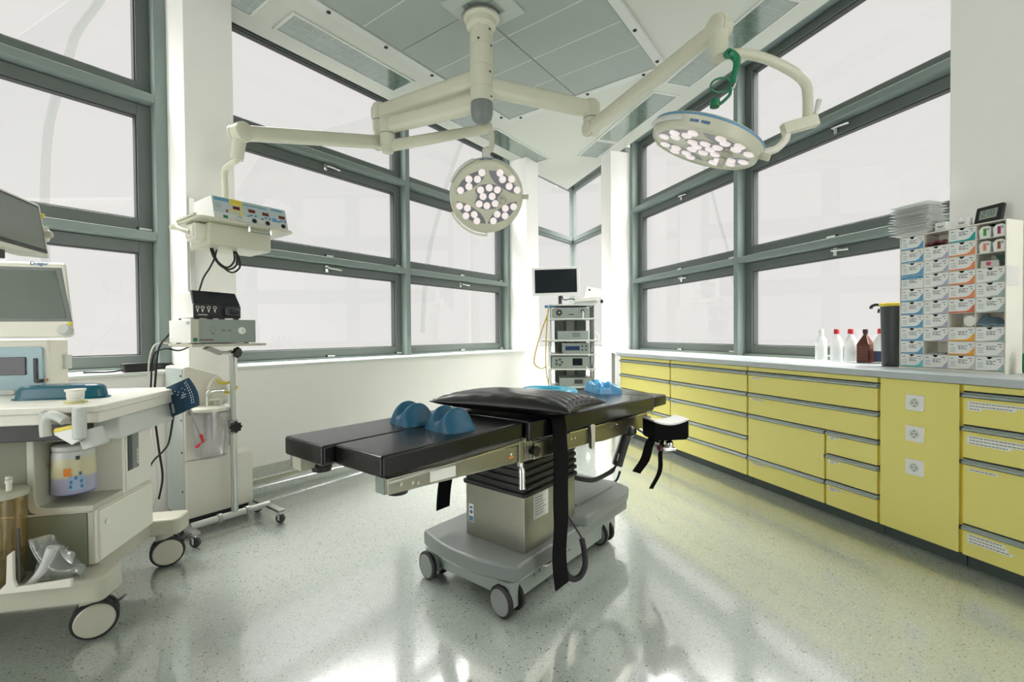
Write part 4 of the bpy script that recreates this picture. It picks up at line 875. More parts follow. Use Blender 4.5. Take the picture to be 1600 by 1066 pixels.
part(B().box(-.124, -.104, .080, .10, .262, .465), 'corner_strip', BEIGE, t, .004)
d = part(B().box(-.1005, -.092, .10, .462, .268, .462), 'side_door', IVORY, t, .003)
part(B().lathe([(.0001, .004), (.010, .004), (.011, 0)], (-.092, .135, .405), (1, 0, 0), 18), 'lock', CHROME, d)
d = part(B().box(-.1005, -.096, .275, .462, .48, .80), 'side_panel', IVORY, t, .002)
part(B().box(-.097, -.0945, .285, .365, .56, .715), 'window_recess', GREY, d, .001)
part(B().box(-.0945, -.093, .287, .315, .562, .713), 'slot', DGREY, d)
g = B()
for k in range(9): g.box(-.0944, -.0938, .352-.004*(k % 2), .360, .575+k*.008, .579+k*.008)
part(g, 'print', PAPER, d)
part(B().prism(rrect(-.93, -.02, -.03, .115, .03), .165, .255), 'front_foot', BEIGE, t, .012)
part(B().prism(rrect(-.93, -.02, .53, .66, .03), .175, .255), 'rear_foot', BEIGE, t, .012)
part(B().box(-.88, -.14, .10, .545, .18, .262), 'base', BEIGE, t, .006)
def castor(x, y, r=.072, ang=0, m=BEIGE):
    c = part(B().lathe([(.0001, .17), (.036, .17), (.034, .10), (.0001, .09)], (x-.02, y+.015, 0)), 'castor', m, t)
    ax = V((math.cos(ang)*.35+.1, -.92, 0)).normalized()
    part(B().lathe([(.0001, -.016), (r-.012, -.016), (r-.003, -.012), (r, -.005), (r, .005), (r-.003, .012), (r-.012, .016), (.0001, .016)], V((x, y, r)), ax, 36), 'tyre', RUBBER, c)
    part(B().lathe([(.0001, .0235), (r-.016, .022), (r-.011, .016)], V((x, y, r)), ax, 36), 'wheel_disc', m, c)
    part(B().lathe([(.0001, -.060), (r-.012, -.058), (r-.002, -.050), (r-.002, -.032), (r-.012, -.024), (.0001, -.022)], V((x, y, r)), ax, 30), 'rear_wheel', RUBBER, c)
    part(B().hexa([(x+.05, y+.015, .11), (x+.09, y+.0, .135), (x+.09, y+.03, .135), (x+.05, y+.045, .11)], [(x+.05, y+.015, .118), (x+.092, y+.0, .142), (x+.092, y+.03, .142), (x+.05, y+.045, .118)]), 'brake_pedal', BLACK, c, .003)
castor(-.085, .045); castor(-.10, .60); castor(-.84, .045); castor(-.84, .60)
FM2 = FM @ Matrix.Translation(V((-.099, .176, -.102))) @ Matrix.Scale(1.09, 4)     # the tall column and its screen stand at the back of the worktop
FRM[t.name] = FM2
part(B().box(-.93, -.325, .22, .33, .889, 1.125), 'control_column', IVORY, t, .012)
p = part(B().prism(rrect(-.93, -.342, .895, 1.095, .012), .210, .221, 'y'), 'control_panel', PANELB, t, .002)
part(B().box(-.485, -.395, .2055, .2105, .985, 1.055), 'gauge_window', SCREEN, p, .002)
part(B().lathe([(.022, 0), (.022, .008), (.016, .010), (.012, .006), (.0001, .006)], (-.555, .210, 1.055), (0, -1, 0), 24), 'gauge', WHITE, p)
part(B().cyl((-.555, .2045, 1.055), (-.555, .2035, 1.055), .011), 'gauge_face', BLACK, p)
part(B().box(-.370, -.357, .2045, .2105, .955, 1.05), 'flow_tube', DGREY, p, .003)
part(B().cyl((-.345, .212, .960), (-.345, .185, .960), .0075), 'flow_knob', BLACK, p, .001)
for x in (-.535, -.455): part(B().prism(rrect(x-.026, x+.026, .908, .928, .009), .2, .2105, 'y'), 'press_button', MGREY if x < -.5 else LGREY, p, .002)
part(B().cyl((-.333, .221, .963), (-.333, .2185, .963), .004), 'red_dot', ORANGE, t)
part(B().box(-.326, -.312, .29, .325, 1.0, 1.06), 'side_latch', LGREY, t, .003)
# ventilator screen
def vq(x, z, q=0): k = (z-1.13)/.31; return V((x, .118+.10*k-q, z))
mon = part(B().hexa([vq(-.95, 1.13), vq(-.172, 1.13), vq(-.25, 1.14)+V((0, .10, 0)), vq(-.95, 1.13)+V((0, .10, 0))], [vq(-.95, 1.44), vq(-.255, 1.43), vq(-.255, 1.43)+V((-.07, .075, 0)), vq(-.95, 1.44)+V((0, .075, 0))]), 'ventilator_monitor', IVORY, t, .014)
part(B().hexa([vq(-.9, 1.192, .001), vq(-.196, 1.192, .001), vq(-.196, 1.192, -.01), vq(-.9, 1.192, -.01)], [vq(-.9, 1.418, .001), vq(-.268, 1.408, .001), vq(-.268, 1.408, -.01), vq(-.9, 1.418, -.01)]), 'screen_bezel', GREY, mon, .002)
part(B().hexa([vq(-.88, 1.205, .002), vq(-.214, 1.205, .002), vq(-.214, 1.205, -.002), vq(-.88, 1.205, -.002)], [vq(-.88, 1.402, .002), vq(-.285, 1.394, .002), vq(-.285, 1.394, -.002), vq(-.88, 1.402, -.002)]), 'screen', SCREEN2, mon)
part(B().lathe([(.022, -.004), (.022, .012), (.019, .020), (.0001, .021)], vq(-.207, 1.158), (0, -1, .3), 26), 'selector_knob', LGREY, mon)
for x, m in ((-.55, mat('lime_key', (.42, .55, .08), .4)), (-.51, LGREY), (-.198, YELP)): part(B().lathe([(.009, 0), (.009, .004), (.0001, .005)], vq(x, 1.182), (0, -1, .3), 16), 'key', m, mon)
tx = textmesh('Dräger', .022, .0008)
part(tx.move(Matrix.Translation(vq(-.345, 1.424, .0016)) @ Matrix.Rotation(math.radians(90-17), 4, 'X')), 'maker_name', BLUEINK, mon)
FRM[t.name] = FM
# things under the worktop edge
part(B().cyl((-.045, -.080, .888), (-.045, -.080, .775), .0195, n=24), 'hose_grip', LGREY, t, .008)
part(B().cyl((-.05, -.02, .80), (-.03, -.02, .735), .036, .038, 24), 'valve_disc', LGREY, t, .006)
part(B().tube([fm(72, 682, 1.60), fm(71, 662, 1.60), fm(78, 650, 1.60), fm(90, 651, 1.60), fm(102, 658, 1.60)], .0165, 12, 4).tube([fm(66, 645, 1.60), fm(74, 653, 1.60)], .012, 10, 1), 'breathing_elbow', LGREY, t)
part(B().box(-.90, -.10, .02, .09, .755, .822), 'shadow_block', BLACK, t, .004)  # black box stands for shade and dark hoses under the worktop edge
part(B().box(-.345, -.33, -.036, -.034, .832, .856).box(-.327, -.322, -.036, -.034, .832, .856), 'vent_slot', BLACK, t)
part(B().lathe([(.012, 0), (.012, .012), (.0001, .014)], (-.10, -.036, .842), (0, -1, 0), 18), 'drawer_button', LGREY, t)
part(B().tube([fm(5, 745, 1.75), fm(30, 722, 1.75), fm(60, 720, 1.75), fm(80, 740, 1.78), fm(70, 768, 1.78), fm(40, 772, 1.78)], .008, 10, 6), 'clear_hose', TUBEC, t)
# patient monitor above
A0 = V((-1.955, 1.95)); dm = V((-.357, .934)); A1 = A0-dm*.42; nm = V((.934, .357))
FP = Matrix.Translation(V((A0.x, A0.y, 0))) @ rotz(math.atan2(dm.y, dm.x))     # x along screen away from the camera, y to the left(back)
t = thing('patient_monitor', 'grey-white patient monitor above the ventilator screen at the left edge', 'monitor', FP, (-.2, .05, 1.46))
part(B().hexa([(-.44, -.01, 1.462), (.0, -.01, 1.462), (.0, .10, 1.470), (-.44, .10, 1.470)], [(-.44, .02, 1.690), (.0, .02, 1.690), (-.01, .12, 1.68), (-.44, .12, 1.68)]), 'monitor_housing', IVORY, t, .012)
part(B().hexa([(-.41, -.0135, 1.480), (-.028, -.0135, 1.480), (-.028, .0, 1.480), (-.41, .0, 1.480)], [(-.41, .0135, 1.676), (-.028, .0135, 1.676), (-.028, .03, 1.676), (-.41, .03, 1.676)]), 'bezel', DGREY, t, .004)
part(B().hexa([(-.40, -.0145, 1.494), (-.042, -.0145, 1.494), (-.042, .0, 1.494), (-.40, .0, 1.494)], [(-.40, .0105, 1.664), (-.042, .0105, 1.664), (-.042, .03, 1.664), (-.40, .03, 1.664)]), 'screen', SCREEN2, t)
part(B().prism([(-.004, 1.53), (-.004, 1.60), (.014, 1.585), (.02, 1.565), (.014, 1.545)], -.004, .06, 'y'), 'knob_mount', IVORY, t, .004)
part(B().lathe([(.0001, .02), (.014, .018), (.016, .0)], (-.004, .002, 1.565), (0, -1, .1), 20), 'selector_knob', BEIGE, t)
part(B().cyl((-.014, .010, 1.64), (-.014, .004, 1.64), .008), 'yellow_key', YELP, t)
part(B().box(-.23, -.17, .05, .11, 1.435, 1.47), 'mount', DGREY, t, .003)
# loose things on and beside the machine
t = thing('kidney_tray', 'translucent teal tray lying on the machine worktop behind the white cup', 'tray', FM, (-.27, .1, .887))
C0 = fm(104, 606, 1.86); C0.z = .887
def kid(a, k, r=1): x = .155*math.cos(a); y = .07*math.sin(a)-.035*math.cos(a)**2; return (C0.x+x*k, C0.y+.01+y*k, 0)
b = B(); nk = 36; lv = ((1.05, .0), (1.06, .004), (.99, .007), (.95, .034), (.92, .046), (.84, .053), (.60, .055), (.0, .055)); vs = []
for k, z in lv:
    for i in range(nk): q = kid(6.2832*i/nk, max(k, .01)); vs.append((q[0], q[1], .887+z))
b.add(vs, [tuple(range(nk))[::-1]]+[(j*nk+i, j*nk+(i+1) % nk, (j+1)*nk+(i+1) % nk, (j+1)*nk+i) for j in range(len(lv)-1) for i in range(nk)])
part(b, 'tray_body', TEALP, t)
c = fm(118, 619, 1.72); c.z = .887
t = thing('paper_cup', 'small white ribbed cup on a yellowish foot in front of the teal tray', 'cup', FM, c)
part(B().lathe([(.0001, .004), (.022, .004), (.024, .010), (.026, .040), (.030, .044), (.031, .050), (.024, .048), (.0001, .046)], c, n=30), 'cup_body', PAPER, t)
part(B().lathe([(.0001, 0), (.034, 0), (.032, .005), (.0001, .006)], c, n=30), 'cup_foot', mat('pale_yellow', (.66, .62, .22), .5), t)
g = B()
for z in (.020, .028): g.lathe([(.0255, z), (.0265, z+.001), (.0255, z+.002)], c, n=30)
part(g, 'printed_ring', LGREY, t)
# wipes tub and packet
c = V((-.215, .165, .525))
t = thing('wipes_tub', 'round white tub of wipes with a printed lilac and blue sleeve in the machine niche', 'tub', FM, c)
TUB = bpy.data.materials.new('printed_tub_sleeve'); TUB.use_nodes = True; nt = TUB.node_tree; pb = nt.nodes['Principled BSDF']
tc = nd(nt, 'ShaderNodeTexCoord'); sx = nd(nt, 'ShaderNodeSeparateXYZ'); cr = nd(nt, 'ShaderNodeValToRGB'); nt.links.new(tc.outputs['Generated'], sx.inputs[0]); nt.links.new(sx.outputs['Z'], cr.inputs[0]); nt.links.new(cr.outputs[0], pb.inputs['Base Color'])
e = cr.color_ramp.elements; e[0].position = 0; e[0].color = (.02, .04, .22, 1); e[1].position = 1; e[1].color = (.62, .62, .56, 1)
for pos, colr in ((.05, (.36, .36, .52, 1)), (.36, (.38, .37, .48, 1)), (.44, (.60, .55, .33, 1)), (.80, (.60, .56, .38, 1)), (.86, (.55, .58, .56, 1))):
    q = e.new(pos); q.color = colr
pb.inputs['Roughness'].default_value = .35
part(B().lathe([(.0001, 0), (.064, 0), (.068, .006), (.065, .15), (.062, .165), (.056, .17), (.0001, .17)], c, n=40), 'tub_sleeve', TUB, t)
part(B().lathe([(.060, .168), (.064, .172), (.064, .186), (.056, .192), (.0001, .192)], c, n=36), 'tub_lid', LGREY, t)
def onc(a, z, r=.0685): return (c.x+r*math.sin(a), c.y-r*math.cos(a), c.z+z)
def sticker(a0, a1, z0, z1, m, nm): part(B().slab(lambda u, v: onc(a0+(a1-a0)*u, z0+(z1-z0)*v, (.0682-.0202)*1.0+.0202-.0202*(z0+(z1-z0)*v)*.2), 6, 2, lambda p: (V((p.x-c.x, p.y-c.y, 0)).normalized()*.001)), nm, m, t)
sticker(.10, .42, .075, .105, ORANGE, 'orange_mark'); sticker(.30, 1.0, .02, .072, mat('pale_blue_print', (.30, .42, .60), .4), 'blue_field')
for a0, z0 in ((.35, .045), (.75, .075), (.78, .045), (.8, .025), (.33, .028), (.55, .06)): sticker(a0, a0+.12, z0, z0+.013, BLUEINK, 'symbol')
sticker(.62, .80, .135, .15, INK, 'symbol')
t = thing('wipes_packet', 'white and yellow packet tucked above the wipes tub under the worktop', 'packet', FM, (c.x-.02, c.y-.1, .70))
part(B().hexa([fm(83, 680, 1.60), fm(112, 697, 1.60), fm(131, 685, 1.60), fm(126, 690, 1.63)], [fm(86, 669, 1.60), fm(118, 665, 1.60), fm(129, 676, 1.61), fm(90, 669, 1.64)]), 'packet_body', WHITE, t, .004)
part(B().hexa([fm(83, 677, 1.598), fm(123, 668, 1.598), fm(123, 668, 1.615), fm(83, 677, 1.615)], [fm(85, 670, 1.598), fm(121, 662, 1.598), fm(121, 662, 1.615), fm(85, 670, 1.615)]), 'yellow_band', YELP, t, .002)
# suction canister and bag standing on the front foot
c = fm(6, 880, 1.63); c.z = .255
t = thing('suction_canister', 'amber translucent suction canister with a ported lid at the left edge', 'canister', FM, c)
part(B().lathe([(.0001, .004), (.052, .004), (.055, .010), (.063, .305), (.063, .315), (.060, .315), (.060, .303), (.052, .012), (.0001, .008)], c, n=36), 'canister_body', AMBER, t)
part(B().lathe([(.0001, .008), (.050, .008), (.0545, .10), (.0001, .10)], c, n=32), 'fluid', mat('brown_fluid', (.20, .15, .06), .2), t)
part(B().lathe([(.063, .310), (.070, .312), (.070, .330), (.062, .336), (.0001, .340)], c, n=36), 'canister_lid', BEIGE, t)
for dx, dy in ((-.02, -.02), (.035, -.02), (.0, .03)): part(B().lathe([(.008, .33), (.008, .362), (.010, .364), (.010, .375), (.004, .376), (.004, .34)], c+V((dx, dy, 0)), n=14), 'lid_port', IVORY, t)
part(B().box(c.x+.066, c.x+.072, c.y-.035, c.y-.03, .27, .46), 'scale_strip', INK, t)
c2 = V((c.x+.075, c.y, .255))
solo(B().prism([(c2.x-.11, .255), (c2.x+.18, .255), (c2.x+.18, .285), (c2.x+.02, .275), (c2.x+.012, .30), (c2.x+.012, .40), (c2.x-.006, .385), (c2.x-.010, .29), (c2.x-.03, .268), (c2.x-.11, .262)], c2.y-.085, c2.y-.072, 'y'), 'canister_bracket', IVORY, 'white plastic bracket holding the amber canister on the machine foot', 'bracket', FM, bev=.003)
t = thing('plastic_bag', 'crumpled clear plastic bag with a white tube standing on the machine foot', 'bag', FM, (c2.x+.06, c2.y+.0, .26))
def bag(u, v): return (c2.x+.012+.155*u+.018*math.sin(5*v)*u, c2.y-.02+.022*math.sin(9*u+3*v)+.018*math.sin(17*u*v+1), .258+.165*v*(.92+.12*math.sin(6*u))-.02*u)
part(B().slab(bag, 22, 18, (.0, .0015, 0)), 'bag_film', clear('bag_film', (.96, .97, .97), .22, .10, .13, (.8, .85, .85)), t, sharp=80)
part(B().tube([(c2.x+.03, c2.y-.05, .262), (c2.x+.07, c2.y-.045, .31), (c2.x+.10, c2.y-.04, .385)], lambda u: .010+.008*u, 10, 5), 'white_tube', CLEARW, t)
part(B().box(c2.x+.06, c2.y*0+c2.x+.12, c2.y-.065, c2.y-.045, .256, .272), 'black_clip', BLACK, t, .004)
# navy pressure cuff hanging on the far corner of the worktop
def cuff(u, v):
    p0, p1, p2, p3 = (259, 606), (293, 591), (309, 634), (268, 652)
    x = (p0[0]*(1-u)+p1[0]*u)*(1-v)+(p3[0]*(1-u)+p2[0]*u)*v+5*math.sin(math.pi*v)*(u); y = (p0[1]*(1-u)+p1[1]*u)*(1-v)+(p3[1]*(1-u)+p2[1]*u)*v-4*math.sin(math.pi*u)*0
    return atY(x, y, 2.16-.05*math.sin(math.pi*u)*1.0+.02*v)
t = thing('pressure_cuff', 'navy blood pressure cuff with white print draped over the corner of the machine worktop', 'cuff', FW, atY(285, 645, 2.16))
part(B().slab(cuff, 14, 14, FWD*.012), 'cuff_fabric', NAVY, t, sharp=70)
def pr(b, u0, u1, v0, v1): q = [cuff(a, c_)-FWD*.0012 for a, c_ in ((u0, v0), (u1, v0), (u1, v1), (u0, v1))]; return b.hexa(q, [p-FWD*.0008 for p in q])
b = B()
for k, (u0, u1) in enumerate(((.30, .62), (.42, .70), (.35, .60), (.5, .66), (.45, .62))): pr(b, u0, u1, .22+.07*k, .245+.07*k)
for k in range(9): pr(b, .78, .81, .10+.085*k, .14+.085*k); pr(b, .86, .875, .06+.09*k, .12+.09*k)
for k in range(7): pr(b, .08, .16, .60+.045*k, .625+.045*k)
pr(b, .04, .24, .24, .30); part(b, 'white_print', PAPER, t)

# ------------------------------------------------------------------ operating table (frame FT: t along, q across, z)
QC = 1.30
T = thing('operating_table', 'operating table with black pads and steel side rails on a grey wheeled base', 'operating table', FT, (1.85, 1.38, 0))
def bow(t0, t1, q0, q1, amp, r=.05, n=10):
    pts = [(t0+amp*((2*k/n-1)**2), q1-(q1-q0)*k/n) for k in range(n+1)]
    pts += [(t1-r*(1-math.sin(a)), q0+r*(1-math.cos(a))) for a in [math.radians(x) for x in range(0, 91, 18)]]
    pts += [(t1-r*(1-math.cos(a)), q1-r*(1-math.sin(a))) for a in [math.radians(x) for x in range(0, 91, 18)]]; return pts
part(B().prism(bow(1.335, 2.40, 1.105, 1.665, .055), .155, .225), 'base_cover', GREY, T, .014, seg=3)
b = B().prism([(1.90, 1.085), (2.33, 1.085), (2.42, 1.12), (2.46, 1.22), (2.46, 1.55), (2.42, 1.65), (2.33, 1.68), (1.90, 1.68), (1.83, 1.60), (1.83, 1.165)], .215, .268)
part(b, 'raised_cover', GREY, T, .016, seg=3)
part(B().prism([(1.98, 1.19), (2.36, 1.19), (2.40, 1.25), (2.40, 1.52), (2.36, 1.58), (1.98, 1.58)], .266, .276), 'cover_step', GREY, T, .006)
part(B().box(1.43, 2.32, 1.155, 1.615, .05, .165), 'chassis', MGREY, T, .006)
part(B().cyl((1.425, 1.335, .125), (1.431, 1.335, .125), .010), 'orange_mark', ORANGE, T)
part(B().box(1.426, 1.431, 1.345, 1.39, .120, .128), 'print', GREY, T)
part(B().tube([(1.60, 1.148, .135), (1.66, 1.143, .12), (1.72, 1.147, .14), (1.80, 1.143, .12)], .006, 8, 4), 'pedal_bar', DKSTEEL, T)
g = B()
for k in range(8): g.box(1.56+.04*k, 1.565+.04*k, 1.1535, 1.1555, .10+.004*(k % 3), .11+.006*(k % 2))
part(g, 'scuff_mark', INK, T)
part(B().tube([(2.44, 1.25, .25), (2.47, 1.22, .27), (2.475, 1.20, .325)], .007, 8, 4), 'lever_stub', BLACK, T)
def tcastor(x, y, d=1, ang=0):
    c = part(B().prism(rrect(x-.022, x+.058, y-.038, y+.038, .030), .030, .142), 'castor', MGREY, T, .008)
    part(B().lathe([(.030, .142), (.034, .145), (.034, .152), (.028, .156)], (x+.022, y, 0)), 'yellow_ring', YELP, c)
    ax = V((-1, .12, 0)).normalized(); o = V((x-.026, y+.0, .064))
    part(B().lathe([(.0001, -.012), (.056, -.012), (.064, -.006), (.064, .006), (.056, .012), (.0001, .012)], o, ax, 36), 'tyre', RUBBER, c)
    part(B().lathe([(.0001, .0155), (.050, .0145), (.053, .011)], o, ax, 36), 'wheel_disc', GREY, c)
    part(B().lathe([(.0001, -.011), (.050, -.011), (.057, -.006), (.057, .006), (.050, .011), (.0001, .011)], o+V((.075, -.004, -.005)), ax, 30), 'rear_wheel', RUBBER, c)
tcastor(1.41, 1.185); tcastor(1.42, 1.640); tcastor(2.21, 1.19); tcastor(2.22, 1.62)
part(B().box(1.489, 1.885, 1.148, 1.482, .225, .456), 'steel_column', STEEL, T, .003)
part(B().box(1.487, 1.4885, 1.435, 1.462, .285, .365), 'label', PAPER, T); part(B().box(1.4862, 1.487, 1.437, 1.460, .288, .312).box(1.4862, 1.487, 1.440, 1.457, .345, .356), 'print', BLUEINK, T); part(B().cyl((1.4862, 1.4485, .330), (1.487, 1.4485, .330), .009), 'print', BLUEINK, T)
part(B().box(1.55, 1.66, 1.1465, 1.148, .345, .452), 'label', PAPER, T)
g = B()
for k in range(7): g.box(1.565, 1.565+random.uniform(.05, .085), 1.1458, 1.1466, .362+.012*k, .364+.012*k)
part(g, 'print', INK, T)
g = B().prism(rrect(1.487, 1.888, 1.147, 1.484, .012), .456, .676)
for k in range(7):
    z = .458+.031*k; e = .007-.0012*k; g.prism(rrect(1.482-e, 1.893+e, 1.142-e, 1.489+e, .02), z, z+.017)
part(g, 'bellows', BLACK, T, .004)
part(B().box(1.44, 1.95, 1.12, 1.52, .676, .705), 'seat_plate', DKSTEEL, T, .003)
# leg section
def pad(b, x0, x1, y0, y1, z0, z1, r=.010):
    return b.prism(rrect(x0, x1, y0, y1, r), z0, z1)
part(pad(B(), .742, 1.372, 1.058, 1.2985, .738, .800), 'leg_pad', LEATH, T, .010, seg=3)
part(pad(B(), .704, 1.372, 1.300, 1.542, .738, .800), 'leg_pad', LEATH, T, .010, seg=3)
part(B().prism([(.757, .737), (1.372, .716), (1.372, .652), (1.30, .657), (.757, .692)], 1.052, 1.070, 'y'), 'leg_rail', STEEL, T, .003)
part(B().prism([(.725, .737), (1.372, .716), (1.372, .652), (.725, .692)], 1.530, 1.546, 'y'), 'leg_rail', STEEL, T, .003)
part(B().box(.757, .80, 1.070, 1.112, .688, .738), 'end_block', MGREY, T, .003); part(B().box(.725, .775, 1.475, 1.53, .688, .738), 'end_block', BEIGE, T, .003)
part(B().lathe([(.0001, .672), (.03, .674), (.034, .686), (.034, .690), (.0001, .690)], (.82, 1.095, 0)), 'rubber_foot', BLACK, T); part(B().lathe([(.0001, .672), (.03, .674), (.034, .686), (.034, .690), (.0001, .690)], (.80, 1.48, 0)), 'rubber_foot', BLACK, T)
part(B().box(.80, 1.37, 1.075, 1.525, .722, .738), 'leg_plate', DKSTEEL, T)
part(B().box(.757, 1.36, 1.047, 1.053, .724, .730), 'rail_edge', CHROME, T, F=FT)
part(B().hexa([(.905, 1.0505, .690), (1.01, 1.0505, .684), (1.01, 1.0522, .684), (.905, 1.0522, .690)], [(.905, 1.0505, .722), (1.01, 1.0505, .718), (1.01, 1.0522, .718), (.905, 1.0522, .722)]), 'paper_sticker', PAPER, T)
for x, z in ((.80, .712), (.84, .706), (.86, .70), (1.12, .690)): part(B().cyl((x, 1.0525, z), (x, 1.049, z), .0055, n=12), 'screw', CHROME, T)
part(B().box(1.275, 1.30, 1.0505, 1.0522, .680, .687), 'warning_sticker', ORANGE, T); part(B().cyl((1.288, 1.0522, .694), (1.288, 1.0505, .694), .005), 'warning_sign', PAPER, T)
# joint and lever
part(B().box(1.328, 1.352, 1.044, 1.056, .64, .735), 'joint_plate', STEEL, T, .002)
for k in range(3): part(B().box(1.372+.014*k, 1.382+.014*k, 1.05, 1.14, .652, .738), 'joint_plate', STEEL, T, .002)
part(B().tube([(1.333, 1.042, .655), (1.333, 1.038, .62), (1.331, 1.036, .56)], lambda u: .006+.006*(u > .35), 10, 4), 'release_lever', CHROME, T)
# back section, sloping slightly down towards the head
SL = math.tan(math.radians(2.0)); BK = FT @ Matrix.Translation(V((1.38, 0, .803))) @ Matrix.Rotation(math.radians(2.0), 4, 'Y')
part(pad(B(), .0, 1.215, 1.040, 1.548, -.080, .0, .012), 'back_pad', LEATH, T, .010, F=BK, seg=3)
part(pad(B(), 1.222, 1.415, 1.040, 1.548, -.066, .0, .02), 'head_pad', LEATH, T, .014, F=BK, seg=3)
part(B().prism([(.05, -.092), (1.13, -.080), (1.13, -.165), (.60, -.168), (.48, -.158), (.05, -.155)], 1.046, 1.064, 'y'), 'side_rail', STEEL, T, .003, F=BK)
part(B().prism([(.05, -.092), (1.13, -.080), (1.13, -.165), (.05, -.155)], 1.524, 1.542, 'y'), 'side_rail', STEEL, T, .003, F=BK)
part(B().box(.30, 1.20, 1.043, 1.048, -.090, -.083), 'rail_edge', CHROME, T, F=BK)
part(B().box(.05, 1.15, 1.066, 1.522, -.100, -.082), 'back_plate', DKSTEEL, T, F=BK)
part(B().box(1.22, 1.40, 1.10, 1.49, -.085, -.068), 'head_plate', CHROME, T, .003, F=BK)
for y in (1.12, 1.47): part(B().cyl((1.05, y, -.095), (1.36, y, -.09), .011), 'head_rod', CHROME, T, F=BK)
part(B().prism(rrect(.468, .510, -.182, -.072, .014), 1.036, 1.050, 'y'), 'rail_clip', BEIGE, T, .004, F=BK)
part(B().tube([(.465, 1.040, -.08), (.462, 1.034, -.12), (.468, 1.036, -.178)], .004, 8, 3), 'clip_wire', BLACK, T, F=BK)
for x, z in ((.31, -.112), (.34, -.113), (.70, -.110), (.75, -.110), (.98, -.105)): part(B().cyl((x, 1.047, z), (x, 1.042, z), .006, n=12), 'screw', CHROME, T, F=BK)
part(B().cyl((1.12, 1.05, -.12), (1.14, 1.035, -.12), .018), 'rail_end_cap', BLACK, T, .003, F=BK)
part(B().cyl((.035, 1.05, -.118), (.035, 1.028, -.118), .016).cyl((.035, 1.03, -.118), (.035, 1.022, -.118), .020), 'joint_knob', BLACK, T, .002, F=BK)
part(B().box(.0, .16, 1.056, 1.10, -.155, -.085), 'joint_block', DKSTEEL, T, .004, F=BK)
# straps
def strap(name, pts, wd, th, label, wdir=(1, 0, 0), F=FT):
    P = spline([V(p) for p in pts], 6); w_ = V(wdir).normalized(); m = len(P)-1
    def fn(u, v): i = min(int(round(v*m)), m); p = P[i]; return p+w_*(u-.5)*wd*(1+.05*math.sin(9*v+2)) + w_*.006*math.sin(11*v)
    tg = [(P[min(i+1, m)]-P[max(i-1, 0)]).normalized() for i in range(m+1)]
    vs = []; fs = []
    for i in range(m+1):
        nn = w_.cross(tg[i]).normalized()*th/2
        for u in (0, 1):
            p = fn(u, i/m); vs += [p+nn, p-nn]
    for i in range(m): a = 4*i; c_ = a+4; fs += [(a, a+2, c_+2, c_), (a+1, c_+1, c_+3, a+3), (a, c_, c_+1, a+1), (a+2, a+3, c_+3, c_+2)]
    fs += [(0, 1, 3, 2), (4*m, 4*m+2, 4*m+3, 4*m+1)]
    return solo(B().add(vs, fs), name, STRAPM, label, 'strap', F, 'black restraint straps hanging from the table', sharp=60)
strap('restraint_strap', [(1.555, 1.30, .8035), (1.555, 1.12, .8035), (1.555, 1.045, .800), (1.556, 1.018, .775), (1.560, 1.014, .70), (1.565, 1.016, .60), (1.548, 1.012, .48), (1.560, 1.018, .36), (1.540, 1.010, .24), (1.556, 1.006, .115)], .098, .005, 'wide black strap hanging from the near side of the table down to the castor')
strap('restraint_strap', [(1.56, 1.40, .8035), (1.545, 1.52, .803), (1.535, 1.562, .78), (1.530, 1.572, .70), (1.50, 1.590, .58), (1.475, 1.605, .44), (1.470, 1.61, .315)], .085, .005, 'wide black strap hanging on the far side of the table behind the steel column')
# handset with coiled cable
H0 = FT.inverted()
def ft(px, py, y): return H0 @ atY(px, py, y)
t = thing('hand_control', 'black table handset hanging from the side rail by its coiled cable', 'hand control', FT, ft(972, 700, 2.45))
a, c = ft(981, 672, 2.44), ft(964, 727, 2.44)
part(armbox(B(), a, c, .052, .045, .056, .050, .3), 'handset_body', BLACK, t, .004)
part(B().ell(ft(984, 674, 2.44), .036, .036, .032), 'handset_head', BLACK, t)
part(armbox(B(), ft(967.0, 709, 2.405), ft(964.0, 720, 2.405), .016, .002, .016, .002, .2), 'handset_label', PAPER, t)
pts = [ft(963, 727, 2.44), ft(958, 734, 2.43), ft(950, 740, 2.40), ft(928, 750, 2.33), ft(905, 748, 2.25), ft(884, 742, 2.18)]
part(B().tube(pts, lambda u: .006+.006*min(1, max(0, (u-.12)*9)), 10, 7), 'coiled_cable', RUBBER, t)
t = thing('foot_cable', 'coiled black cable looping down beside the wide strap to the table base', 'cable', FT, ft(900, 890, 1.95))
part(B().tube([ft(868, 792, 2.02), ft(886, 806, 2.0), ft(900, 826, 1.97), ft(910, 843, 1.95)], .004, 8, 5), 'thin_lead', RUBBER, t)
part(B().tube([ft(909, 842, 1.95), ft(913, 862, 1.94), ft(914, 884, 1.93), ft(907, 900, 1.92), ft(896, 905, 1.91), ft(886, 898, 1.90), ft(880, 880, 1.90), ft(878, 850, 1.91), ft(880, 800, 1.93)], .0125, 12, 7), 'coiled_cable', RUBBER, t)
